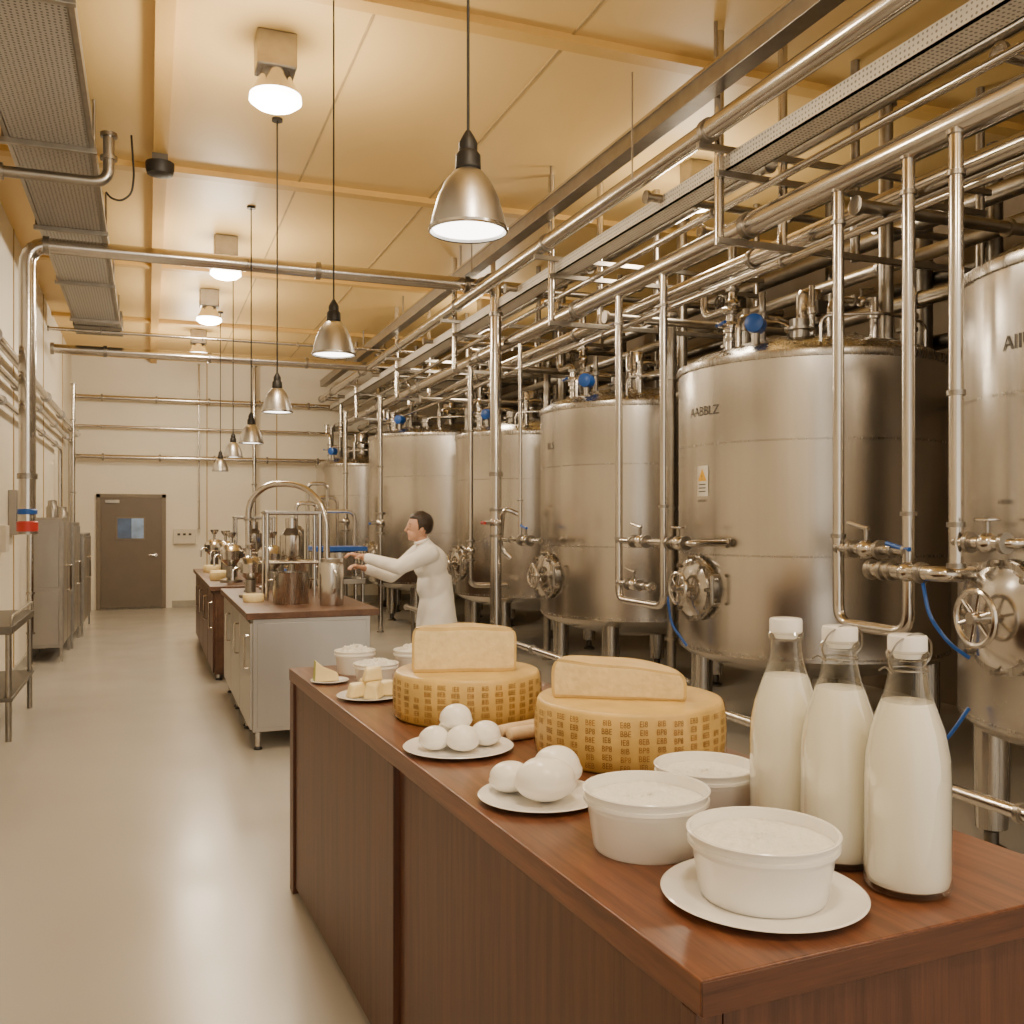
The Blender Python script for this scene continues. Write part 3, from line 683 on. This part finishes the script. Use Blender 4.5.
def half_wheel(label, x, y, z, R, H, rz, prof, depth=1.0, seed=1, taper=0.0):
    n = 48; mb = MB(); rnd = random.Random(seed)
    ph = [rnd.random()*6 for _ in range(6)]
    def jig(p):
        w = .003*math.sin(p.x*31+ph[0])
        hh = 1-taper*(.5+.5*p.x/R)
        return V((p.x, p.y+w-.10*p.z, p.z*hh+(p.z/H)*(.002*math.sin(p.x*25+ph[3])+.0015*math.sin(p.y*30+ph[4]))))
    m_ = n+1; vs = []
    for f, h in prof:
        for k in range(m_):
            a = PI*k/n
            vs.append(jig(V((R*f*math.cos(a), R*depth*f*math.sin(a), h*H))))
    fs = []; L = len(prof)
    for i in range(L-1):
        for k in range(n): fs.append([i*m_+k, i*m_+k+1, (i+1)*m_+k+1, (i+1)*m_+k])
    mb.add(vs, fs, 1)
    mb.f.append([k for k in range(m_)][::-1]); mb.m.append(1)
    g = 44; vs = []; rows = 14
    top = [(f, h) for f, h in prof if h < 1.0]+[next((f, h) for f, h in prof if h >= 1.0)]
    def edge(h):
        for (f0, h0), (f1, h1) in zip(top, top[1:]):
            if h <= h1+1e-6: return f0+(f1-f0)*((h-h0)/(h1-h0))
        return top[-1][0]
    for i in range(rows+1):
        h = i/rows; f = edge(h)
        for j in range(g+1):
            p = jig(V((R*f*(-1+2*j/g), 0, h*H)))
            if 0 < j < g and 0 < i < rows: p.y -= .001+rnd.random()*.002
            vs.append(p)
    b0 = len(mb.v); mb.v += [tuple(v) for v in vs]
    for i in range(rows):
        for j in range(g):
            mb.f.append([b0+i*(g+1)+j, b0+i*(g+1)+j+1, b0+(i+1)*(g+1)+j+1, b0+(i+1)*(g+1)+j])
            mb.m.append(1 if (i >= rows-1 or i < 1 or j < 1 or j >= g-1) else 0)
    t = thing('cheese_half', label, 'cheese', (x, y, z), rz)
    mb.build('cheese_body', [M_PASTE, M_RIND2], t, 0, ang=50)
    return t
P_R = [(.955, 0), (.985, .05), (1, .16), (1, .60), (.990, .76), (.962, .89), (.915, .97), (.84, 1.0), (.4, 1.0), (.02, 1.0)]
P_L = [(.96, 0), (.985, .04), (1, .14), (1, .70), (.992, .82), (.968, .92), (.925, .98), (.86, 1.0), (.4, 1.0), (.02, 1.0)]
half_wheel('low tapering cut half of a cheese on the front whole cheese', W1[0]-.055, W1[1]-.04, CZ+.163, .188, .112, math.radians(-30), P_R, 1.0, 2, .30)
half_wheel('tall cut block of cheese lying on the rear whole cheese', W2[0]-.03, W2[1]-.06, CZ+.156, .175, .152, math.radians(-14), P_L, 1.0, 4, .04)
def ball(label, x, y, z, r, sc=(1,1,.85), group=None):
    mb = MB().ball((x, y, z+r*sc[2]), r, sc, 40)
    zz = z+r*sc[2]
    vv = []
    for v in mb.v:
        p = V(v); dx, dy, dz = p.x-x, p.y-y, p.z-zz
        k = 1+.025*math.sin(dx/r*2.3+x*40)+.02*math.sin(dy/r*2.7+y*31+dz/r*2)+.012*math.sin(dx/r*5+dz/r*6+x*13)
        if dz < 0: k *= 1.06; dz *= .85
        vv.append((x+dx*k, y+dy*k, z+max(.0, (dz*(1+.04*math.sin(dx/r*2+y*17))+r*sc[2]*.85))))
    mb.v = vv
    o = mb.build('mozzarella_ball', M_MOZZ, ang=80); tag(o, label, 'cheese', group)
plate('white plate of five mozzarella balls before the rear whole cheese', .838, 2.62, .160)
px, py = .838, 2.62
for lb, dx, dy, dz, r in (('leftmost small mozzarella ball on the far mozzarella plate', -.075, -.005, 0, .043), ('front small mozzarella ball on the far mozzarella plate', -.003, -.048, 0, .047), ('rightmost small mozzarella ball on the far mozzarella plate', .080, -.005, 0, .045), ('rear small mozzarella ball on the far mozzarella plate', .0, .058, 0, .046), ('mozzarella ball on top of the far mozzarella pile', .0, .022, .046, .047)):
    ball(lb, px+dx, py+dy, CZ+.008+dz, r, (1,1,.84), 'mozzarella on the far plate')
plate('white plate of large mozzarella pieces beside the tubs', .872, 2.085, .150)
px, py = .872, 2.085
for lb, dx, dy, dz, r, sc in (('biggest front mozzarella ball on the near mozzarella plate', .0, -.035, 0, .068, (1.04,1,.80)), ('rear left mozzarella piece on the near mozzarella plate', -.055, .06, 0, .05, (1.05,1,.8)), ('tall right rear mozzarella ball on the near mozzarella plate', .068, .065, 0, .060, (1,1,.9))):
    ball(lb, px+dx, py+dy, CZ+.008+dz, r, sc, 'mozzarella on the near plate')
for k, (lb, sx, sy, a) in enumerate((('tan breadstick lying nearer the front whole cheese', 1.105, 2.685, .25), ('tan breadstick lying nearer the rear whole cheese', 1.09, 2.74, .32))):
    dv = V((math.cos(a), math.sin(a), 0))*.10; c0 = V((sx, sy, CZ+.021))
    o = MB().tube([c0-dv, c0-dv*.96, c0-dv*.5, c0, c0+dv*.5, c0+dv*.96, c0+dv], [.014, .019, .021, .020, .021, .019, .014], 14).build('breadstick', M_STICK); tag(o, lb, 'breadstick')
plate('white plate of yellow cheese chunks near the counter far end', .775, 3.50, .125)
for k, (lb, dx, dy, dz, a, s) in enumerate((('yellow cheese chunk at the left of the plate', -.055, .0, 0, .3, .032), ('yellow cheese chunk at the front of the plate', .0, -.05, 0, 1.0, .036), ('yellow cheese chunk at the right of the plate', .06, .0, 0, -.4, .034), ('yellow cheese chunk at the rear of the plate', .0, .055, 0, .8, .036), ('yellow cheese chunk on top of the others', .005, .005, .056, .1, .032))):
    mb = MB()
    R_ = Matrix.Rotation(a, 4, 'Z')
    c0 = V((.775+dx, 3.50+dy, CZ+.0085+dz))
    pts = [(-s*1.2, -s*.9, 0), (s*1.2, -s*.8, 0), (s*.9, s, 0), (-s, s*.8, 0), (-s*.8, -s*.6, s*1.2), (s*1.1, -s*.5, s*1.75), (s*.5, s*.8, s*1.5), (-s*.5, s*.6, s*1.7)]
    mb.add([c0+(R_ @ V(p)) for p in pts], [[0,3,2,1],[4,5,6,7],[0,1,5,4],[1,2,6,5],[2,3,7,6],[3,0,4,7]])
    o = mb.build('cheese_chunk', M_BUTTER, None, .008); tag(o, lb, 'cheese', 'yellow cheese chunks on the plate')
plate('small white plate at the far left corner of the counter', .695, 3.90, .078, .01)
mb = MB(); c0 = V((.68, 3.90, CZ+.008))
vs = [c0+V((x_, y_, z_)) for x_, y_, z_ in ((-.05,-.03,0),(.05,-.03,0),(.05,.03,0),(-.05,.03,0),(-.045,-.022,.085),(-.01,-.026,.055),(-.01,.026,.055),(-.045,.022,.085),(.045,-.02,.03),(.045,.02,.03))]
mb.add(vs, [[0,3,2,1],[0,1,8,5,4],[3,7,6,9,2],[1,2,9,8]], 0)
mb.f += [[5, 8, 9, 6], [4, 5, 6, 7], [0, 4, 7, 3]]; mb.m += [0, 0, 1]
o = mb.build('cheese_wedge', [M_BUTTER, M_PEAR], None, .004); tag(o, 'cheese wedge with green rind on the small corner plate', 'cheese')
tub('small white bowl of crumbled cheese nearest the yellow chunks', .865, 3.80, CZ, .092, .085, 7, .028, name='cheese_bowl')
tub('small white bowl of crumbled cheese in the far corner', .84, 4.10, CZ, .09, .10, 8, .035, name='cheese_bowl')
tub('small white bowl of crumbled cheese beside the rear whole cheese', 1.07, 3.93, CZ, .10, .115, 9, .04, name='cheese_bowl')
tub('low white bowl hidden behind the tall cheese block', 1.25, 3.75, CZ, .09, .10, 10, .02, name='cheese_bowl')

# ------------------------------------------------------------------ ISLANDS
def handle(p, x, y, z0, z1):
    MB().tube([(x, y, z0), (x-.035, y, z0), (x-.035, y, z1), (x, y, z1)], .007, 8, .012).build('handle', M_STEEL2, p)
def cab_unit(label, x0, x1, y0, y1, z0, z1, body, door, ndoor=1, legs=True, nm='base_cabinet', group=None):
    t = thing(nm, label, 'cabinet', ((x0+x1)/2, (y0+y1)/2, 0), 0, group)
    hx, hy = (x1-x0)/2, (y1-y0)/2
    MB().bx(-hx, hx, -hy, hy, z0, z1).build('body', body, t, .004)
    w = 2*hy/ndoor
    for k in range(ndoor):
        dd = MB().bx(-hx-.02, -hx-.001, -hy+k*w+.008, -hy+(k+1)*w-.008, z0+.02, z1-.03).build('door', door, t, .003)
        handle(dd, -hx-.02, -hy+k*w+.06, (z0+z1)/2+.05, z1-.12)
    MB().bx(-hx+.03, hx-.03, -hy-.009, -hy-.001, z0+.03, z1-.03).build('end_panel', body, t, .003)
    if legs:
        for sx in (-1, 1):
            for sy in (-1, 1):
                lg = MB().cyl((sx*(hx-.04), sy*(hy-.04), .02), (sx*(hx-.04), sy*(hy-.04), z0+.01), .02, seg=12).build('leg', M_STEEL2, t)
                MB().lathe([(.03, 0), (.03, .01), (.018, .025)], (sx*(hx-.04), sy*(hy-.04), 0), 12).build('foot', M_BLACK, lg)
    return t
IX = -.09
for y0, w in ((7.0, 'at the near end'), (7.84, 'in the middle'), (8.68, 'at the far end')):
    cab_unit('grey steel base cabinet %s of the first island' % w, .79+IX, 1.64+IX, y0, y0+.82, .13, .94, M_IPANEL, M_IPANEL)
o = MB().bx(.74+IX, 1.70+IX, 6.95, 9.55, .943, .99).build('worktop', M_WOODI, None, .004); tag(o, 'brown wooden worktop of the first island left of the person', 'worktop')
JX = -.10
for k, w in enumerate(('nearest', 'second', 'third', 'farthest')):
    cab_unit('brown wooden base cabinet of the rear island, %s of four' % w, .74+JX, 1.50+JX, 10.2+k*.93, 11.1+k*.93, .06, .92, M_WOODI, M_WOODS)
o = MB().bx(.69+JX, 1.55+JX, 10.15, 13.97, .923, .97).build('worktop', M_WOODI, None, .004); tag(o, 'long brown worktop of the rear island', 'worktop')

def pot(label, x, y, z, R, H, lid=False):
    t = thing('steel_pot', label, 'pot', (x, y, z))
    MB().lathe([(.01, 0), (R*.96, 0), (R, .01), (R, H-.01), (R*1.04, H), (R*.98, H), (R*.96, .02), (.01, .015)], (0,0,0), 40).build('pot_body', M_BAND, t)
    for q in (-1, 1):
        MB().tube([(q*R, -.04, H*.75), (q*(R+.035), -.03, H*.75), (q*(R+.035), .03, H*.75), (q*R, .04, H*.75)], .007, 8, .02).build('handle', M_STEEL2, t)
    MB().lathe([(.01, H*.8), (R*.95, H*.8)], (0,0,0), 32).build('contents', M_CREAM, t)
    return t
pot('wide steel pot on the near end of the first island', 1.06, 7.66, .99, .14, .25)
t = thing('steel_jug', 'tall steel jug on the first island before the person', 'jug', (1.33, 7.38, .99))
MB().lathe([(.01, 0), (.088, 0), (.092, .01), (.092, .32), (.085, .335), (.09, .36), (.084, .36), (.08, .335), (.085, .02), (.01, .015)], (0,0,0), 40).build('jug_body', M_STEEL, t)
MB().tube([(0, -.09, .28), (0, -.15, .27), (0, -.15, .12), (0, -.09, .1)], .009, 8, .03).build('handle', M_STEEL2, t)
def frame(label, x, y, z, s=1):
    t = thing('dosing_frame', label, 'frame', (x, y, z))
    for px in (-.21*s, .21*s):
        for py in (-.14*s, .14*s):
            MB().cyl((px, py, 0), (px, py, .72*s), .015, seg=10).build('post', M_STEEL2, t)
    for zz in (.30*s, .70*s):
        MB().tube([(-.21*s, -.14*s, zz), (.21*s, -.14*s, zz), (.21*s, .14*s, zz), (-.21*s, .14*s, zz)], .012, 10, closed=True).build('frame_ring', M_STEEL2, t)
    MB().box((0, 0, .71*s), (.46*s, .32*s, .02)).build('top_plate', M_STEELD, t, .003)
    MB().lathe([(.01, .32*s), (.08*s, .32*s), (.095*s, .36*s), (.095*s, .52*s), (.05*s, .58*s), (.05*s, .66*s)], (0,0,0), 28).build('jar', M_STEEL2, t)
    MB().cyl((0, 0, .02), (0, 0, .32*s), .03*s, seg=14).build('outlet', M_STEELD, t)
frame('steel tubular frame with round vessel on the first island', 1.13, 8.15, .99, 1.02)
frame('steel tubular frame with round vessel on the near part of the rear island', 1.15, 11.4, .97, 1.0)
pipe('arched steel pipe rising above the first island', [(.86, 9.0, .99), (.86, 9.0, 1.82), (1.02, 8.95, 1.98), (1.32, 8.8, 1.98), (1.50, 8.6, 1.76), (1.50, 8.55, 1.03)], .028, br=.18, clamps=[(0,.1),(0,.8)])
def separator(label, x, y, z, s=1):
    t = thing('milk_separator', label, 'machine', (x, y, z))
    MB().lathe([(.13*s, 0), (.13*s, .03*s), (.06*s, .06*s), (.06*s, .2*s)], (0,0,0), 24).build('pedestal', M_STEELD, t)
    MB().lathe([(.05*s, .2*s), (.14*s, .28*s), (.15*s, .38*s), (.11*s, .44*s), (.04*s, .47*s)], (0,0,0), 32).build('bowl', M_STEEL2, t)
    MB().cyl((0, 0, .46*s), (0, 0, .55*s), .018*s, seg=12).build('feed_tube', M_STEEL2, t)
    MB().lathe([(.03*s, .54*s), (.06*s, .59*s), (.06*s, .61*s)], (0,0,0), 20).build('funnel', M_STEEL2, t)
    MB().tube([(-.1*s, -.05*s, .33*s), (-.2*s, -.08*s, .33*s), (-.2*s, -.08*s, .2*s)], .014*s, 8, .04*s).build('spout', M_STEEL2, t)
    return t
separator('steel separator on the left of the first island beside the tubular frame', .82, 8.4, .99, .75)
separator('steel separator at the far end of the first island', 1.10, 9.3, .99, .9)
separator('steel separator at the near end of the rear island', .85, 10.8, .97, .9)
separator('steel separator halfway along the rear island', .9, 12.3, .97, .9)
separator('steel separator at the far end of the rear island', .85, 13.6, .97, .9)
pot('steel pot at the far end of the first island', 1.38, 9.3, .99, .13, .28)
pot('steel pot at the near end of the rear island', 1.22, 10.6, .97, .17, .28)
pot('steel pot in the middle of the rear island', 1.22, 12.1, .97, .15, .3)
pot('steel pot at the far end of the rear island', 1.22, 13.2, .97, .15, .3)
for k, (lb, x, y) in enumerate((('pale cheese loaf on the left edge of the rear island', .76, 11.25), ('second pale cheese loaf on the rear island', .78, 11.6), ('pale cheese loaf near the far end of the rear island', .78, 13.0))):
    o = MB().lathe([(.01, 0), (.1, 0), (.11, .02), (.11, .07), (.1, .09), (.01, .09)], (x, y, .97), 28).build('cheese_loaf', M_BUTTER); tag(o, lb, 'cheese')
o = MB().lathe([(.01, 0), (.08, 0), (.085, .02), (.085, .05), (.08, .06), (.01, .06)], (.80, 7.95, .99), 28).build('cheese_loaf', M_BUTTER); tag(o, 'pale cheese round on the first island behind the wide pot', 'cheese')
t = thing('filling_machine', 'steel filling machine with blue tray behind the first island', 'machine', (2.05, 11.0, 0))
for x in (-.25, .25):
    for y in (-.2, .2):
        MB().cyl((x, y, 0), (x, y, 1.3), .02, seg=10).build('leg', M_STEEL2, t)
MB().box((0, 0, 1.32), (.6, .5, .05)).build('tray', M_BLUE, t, .005)
MB().lathe([(.2, 1.0), (.2, 1.28), (.19, 1.29)], (0,0,0), 28).build('drum', M_STEEL, t)
MB().box((0, 0, .95), (.56, .46, .06)).build('shelf', M_STEELD, t, .005)
MB().tube([(-.2, 0, 1.34), (-.2, 0, 1.75), (.2, 0, 1.75), (.2, 0, 1.34)], .022, 10, .1).build('arch', M_STEEL2, t)
t = thing('process_skid', 'steel pump skid of pipes standing before the farthest tank', 'machine', (2.25, 14.6, 0))
MB().box((0, 0, .475), (.7, 1.0, .95)).build('housing', M_CABIN, t, .01)
for x, y, h in ((-.2, -.3, 1.9), (.0, -.1, 2.2), (.2, .2, 2.0)):
    MB().tube([(x, y, .95), (x, y, h), (x+.3, y, h), (x+.3, y, .95)] , .03, 10, .1).build('pipe_arch', M_STEEL2, t)
MB().lathe([(.15, .95), (.15, 1.5), (.1, 1.56), (.02, 1.58)], (-.15, .25, 0), 24).build('filter_vessel', M_STEEL, t)
MB().box((-.36, -.2, .8), (.02, .3, .25)).build('control_panel', M_BLUE, t, .004)

# ------------------------------------------------------------------ LEFT SIDE
for k, (lb, y0, y1, h, x1) in enumerate((('nearest tall steel cabinet against the left wall', 12.2, 13.3, 1.68, -.93), ('middle steel cabinet against the left wall', 13.4, 14.6, 1.62, -.90), ('farthest and lowest steel cabinet against the left wall', 14.75, 16.5, 1.45, -.86))):
    t = thing('steel_cabinet', lb, 'cabinet', ((XL+.01+x1)/2, (y0+y1)/2, 0))
    hx, hy = (x1-XL-.01)/2, (y1-y0)/2
    MB().bx(-hx+.01, hx-.01, -hy+.01, hy-.01, .16, h-.02).build('body', M_CABIN, t, .008)
    for q in (0, 1):
        dd = MB().bx(hx-.008, hx+.014, -hy+.03+q*hy, -.03+q*hy, .20, h-.05).build('door', M_CABIN, t, .004)
        yy = -.07 if q == 0 else .07
        MB().tube([(hx+.014, yy, .8), (hx+.05, yy, .8), (hx+.05, yy, 1.1), (hx+.014, yy, 1.1)], .008, 8, .012).build('handle', M_STEEL2, dd)
    for q in (-1, 1):
        for p_ in (-1, 1):
            MB().box((q*(hx-.012), p_*(hy-.012), h/2), (.03, .03, h)).build('corner_post', M_STEELD, t, .003)
    MB().bx(-hx, hx, -hy, hy, h-.03, h).build('top_panel', M_STEELD, t, .004)
    MB().bx(-hx+.04, hx-.04, -hy-.004, -hy+.012, .87, h-.07).build('upper_side_panel', M_CABIN, t, .003)
    MB().bx(-hx+.04, hx-.04, -hy-.004, -hy+.012, .20, .82).build('lower_side_panel', M_CABIN, t, .003)
    if k < 2:
        o = MB().lathe([(.07, 0), (.07, .12), (.05, .15), (.05, .2), (.01, .21)], ((XL+x1)/2+.05, (y0+y1)/2-.2, h), 20).build('motor_cap', M_STEELD); tag(o, 'small round steel housing on top of the %s left cabinet' % ('nearest' if k == 0 else 'middle'), 'housing')
t = thing('steel_table', 'narrow stainless steel table at the left picture edge', 'table', (-1.11, 8.75, 0))
MB().bx(-.17, .17, -.85, .6, .80, .86).build('tabletop', M_DARKST, t, .005)
MB().bx(-.17, .17, -.85, .6, .30, .33).build('undershelf', M_DARKST, t, .005)
for sx in (-1, 1):
    for y in (-.8, .55):
        MB().cyl((sx*.14, y, 0), (sx*.14, y, .80), .022, seg=12).build('leg', M_STEELD, t)
MB().tube([(.16, -.8, .86), (.16, -.8, .93), (.16, .55, .93), (.16, .55, .86)], .012, 8, .03).build('edge_rail', M_STEELD, t)
o = MB().bx(XL, XL+.08, 10.6, 10.95, 1.5, 1.95).build('wall_panel_box', M_CABIN, None, .008); tag(o, 'grey electrical box on the left wall above the cabinets', 'control box')
o = MB().bx(XL, XL+.07, 9.9, 10.15, 1.35, 1.6).build('wall_panel_box', M_BOX, None, .008); tag(o, 'small beige box on the left wall near the red coupling', 'control box')

# ------------------------------------------------------------------ PERSON
def remesh(mb, name, mat, parent, vox=.008, sm=4):
    me = bpy.data.meshes.new('tmp'); me.from_pydata([V(v) for v in mb.v], [], mb.f); me.update()
    o = bpy.data.objects.new('tmp', me); C.objects.link(o)
    rm = o.modifiers.new('r', 'REMESH'); rm.mode = 'VOXEL'; rm.voxel_size = vox
    s = o.modifiers.new('s', 'SMOOTH'); s.iterations = sm; s.factor = .5
    bpy.context.view_layer.update()
    nm = bpy.data.meshes.new_from_object(o.evaluated_get(bpy.context.evaluated_depsgraph_get()))
    bpy.data.objects.remove(o)
    nm.name = name; nm.materials.clear(); nm.materials.append(mat)
    nm.polygons.foreach_set('use_smooth', [True]*len(nm.polygons)); nm.update()
    r = bpy.data.objects.new(name, nm); C.objects.link(r); r.parent = parent
    return r
def limb(mb, pts, rs, seg=18, sc=None):
    for i in range(len(pts)-1):
        mb.cyl(pts[i], pts[i+1], rs[i], rs[i+1], seg=seg)
    for p, r in zip(pts, rs): mb.ball(p, r, seg=seg)
PB = V((2.20, 7.46, 0))
person = thing('person', 'person in a white coat with dark hair reaching over the first island', 'person', PB)
mb = MB()
limb(mb, [V((.03, -.1, .09)), V((.0, -.1, .5)), V((.0, -.09, .90))], [.042, .055, .082])
limb(mb, [V((.05, .1, .09)), V((.02, .1, .5)), V((.0, .09, .90))], [.042, .055, .082])
mb.ball((0, 0, .95), .15, (.8, 1.1, .9)); mb.ball((-.02, 0, 1.12), .14, (.75, 1.05, 1.2)); mb.ball((-.06, 0, 1.30), .16, (.72, 1.12, 1.0))
limb(mb, [V((-.09, 0, 1.36)), V((-.13, 0, 1.49))], [.058, .050])
HC = V((-.160, 0, 1.585))
mb.ball(HC+V((.014, 0, .018)), .098, (.98, .78, 1.02), 28); mb.ball(HC+V((-.030, 0, -.052)), .058, (.9, .85, .9), 20)
mb.ball(HC+V((-.062, 0, -.085)), .022, (.8, 1.1, .7), 14)
mb.tube([HC+V((-.080, 0, .022)), HC+V((-.104, 0, -.018)), HC+V((-.084, 0, -.030))], [.007, .012, .010], 10)
mb.ball(HC+V((-.072, 0, .030)), .028, (.4, 1.5, .35), 14)
for q in (-1, 1): mb.ball(HC+V((.018, q*.076, -.008)), .024, (.7, .35, 1.25), 12)
def arm(mb, S, E, W, q):
    limb(mb, [S, E, W], [.048, .040, .027])
    d = (W-E).normalized(); side = V((0, 1, 0)); dn = V((0, 0, -1))
    pc = W+d*.05
    mb.box(pc, (.085, .075, .028), M=Matrix.Rotation(math.atan2(d.z, -d.x)*1, 4, 'Y'))
    mb.ball(pc, .04, (1.1, .95, .42), 14)
    for i, (o_, ln) in enumerate(((-.030, .066), (-.010, .076), (.010, .072), (.030, .058))):
        b0 = W+d*.085+side*o_*q
        limb(mb, [b0, b0+d*ln*.45+dn*.008, b0+d*ln*.75+dn*.028, b0+d*ln*.9+dn*.045], [.0095, .009, .008, .007], 8)
    b0 = W+d*.025+side*(-.032*q)*1
    limb(mb, [b0, b0+d*.025+side*(-.028*q)+dn*.012, b0+d*.055+side*(-.034*q)+dn*.028], [.012, .010, .008], 8)
LS, LE, LW = V((-.10, -.18, 1.385)), V((-.37, -.22, 1.28)), V((-.63, -.11, 1.36))
RS, RE, RW = V((-.10, .18, 1.385)), V((-.33, .23, 1.19)), V((-.57, .14, 1.26))
arm(mb, LS, LE, LW, 1); arm(mb, RS, RE, RW, -1)
body = remesh(mb, 'body', M_SKIN, person, .0055, 3)
mb = MB()
mb.ball((-.058, 0, 1.30), .172, (.80, 1.14, .90), 28); mb.ball((-.025, 0, 1.12), .158, (.86, 1.10, 1.25), 28)
mb.ball((-.085, 0, 1.395), .095, (1.0, 1.75, .55), 24)
mb.lathe([(.135, 1.2), (.152, 1.05), (.170, .93), (.188, .80), (.195, .70), (.16, .70)], (0, 0, 0), 40, sx=.88, sy=1.08)
limb(mb, [LS, LE, LE.lerp(LW, .5), LE.lerp(LW, .86)], [.072, .060, .050, .043]); limb(mb, [RS, RE, RE.lerp(RW, .5), RE.lerp(RW, .86)], [.072, .060, .050, .043])
mb.tube([V((-.085, 0, 1.40)), V((-.12, 0, 1.475))], [.09, .060], 24)
def fold(v):
    x_, y_, z_ = v
    k = .0022*math.sin(z_*30+y_*22+x_*25)+.0015*math.sin(z_*44-x_*50+y_*12)
    return (x_+k, y_+k, z_)
ct = remesh(mb, 'coat', M_COAT, person, .008, 7)
for v in ct.data.vertices: v.co = V(fold(v.co))
ct.data.update()
mb = MB(); mb.torus(V((-.128, 0, 1.480)), .054, .012, V((-.35, 0, 1)), 28, 8); mb.build('collar', M_COAT, person)
mb = MB()
limb(mb, [V((.035, -.1, .12)), V((.0, -.1, .5)), V((.0, -.09, .88))], [.066, .074, .092]); limb(mb, [V((.055, .1, .12)), V((.02, .1, .5)), V((.0, .09, .88))], [.066, .074, .092])
remesh(mb, 'trousers', M_TROU, person, .011, 3)
for q, x in ((-1, .03), (1, .05)):
    mb = MB(); mb.ball((x-.06, q*.1, .045), .05, (2.5, .9, .85), 20); mb.ball((x+.0, q*.1, .07), .05, (1, .85, 1.1), 16)
    mb.v = [(a, b_, max(.002, c_)) for a, b_, c_ in mb.v]
    remesh(mb, 'shoe', M_BLACK, person, .008, 2)
mb = MB(); mb.ball(HC+V((.026, 0, .032)), .107, (.98, .80, 1.0), 40)
vv = []
for v in mb.v:
    p = V(v)-HC
    front = max(0, min(1, (-.015-p.x)/.03))
    if p.z < .07: p = p.lerp(V((p.x*.6, p.y*.55, p.z*.7)), front)
    if p.z < -.02 and p.x < .04: p = p.lerp(V((p.x, p.y*.7, p.z*.6)), .8)
    if p.z < -.05: p.z = -.05-(p.z+.05)*.2
    k = .003*math.sin(p.x*140+p.z*60)+.002*math.sin(p.y*190)
    vv.append(tuple(HC+p*(1+k*4)))
mb.v = vv
mb.build('hair', M_HAIR, person, ang=80)
for q in (-1, 1):
    MB().ball(HC+V((-.071, q*.030, .010)), .007, (.6, 1.2, .5), 12).build('eye', M_HAIR, person)
    MB().tube([HC+V((-.077, q*.016, .032)), HC+V((-.077, q*.032, .036)), HC+V((-.068, q*.046, .031))], .0025, 6).build('eyebrow', M_HAIR, person)
MB().ball(HC+V((-.080, 0, -.056)), .009, (.5, 1.8, .3), 12).build('mouth', M_LIP, person)

# ------------------------------------------------------------------ WORLD + CAMERA
w = bpy.data.worlds.new('World'); scene.world = w; w.use_nodes = True
bg = w.node_tree.nodes['Background']; bg.inputs[0].default_value = (1, .87, .70, 1); bg.inputs[1].default_value = 1.55
cam = bpy.data.cameras.new('camera'); co = bpy.data.objects.new('camera', cam); C.objects.link(co)
cam.lens = 36*950/1024; cam.sensor_width = 36; cam.shift_y = 8/1024; cam.clip_start = .05
co.location = (0, 0, 1.65); co.rotation_euler = (PI/2, 0, -math.atan(364/950))
scene.camera = co
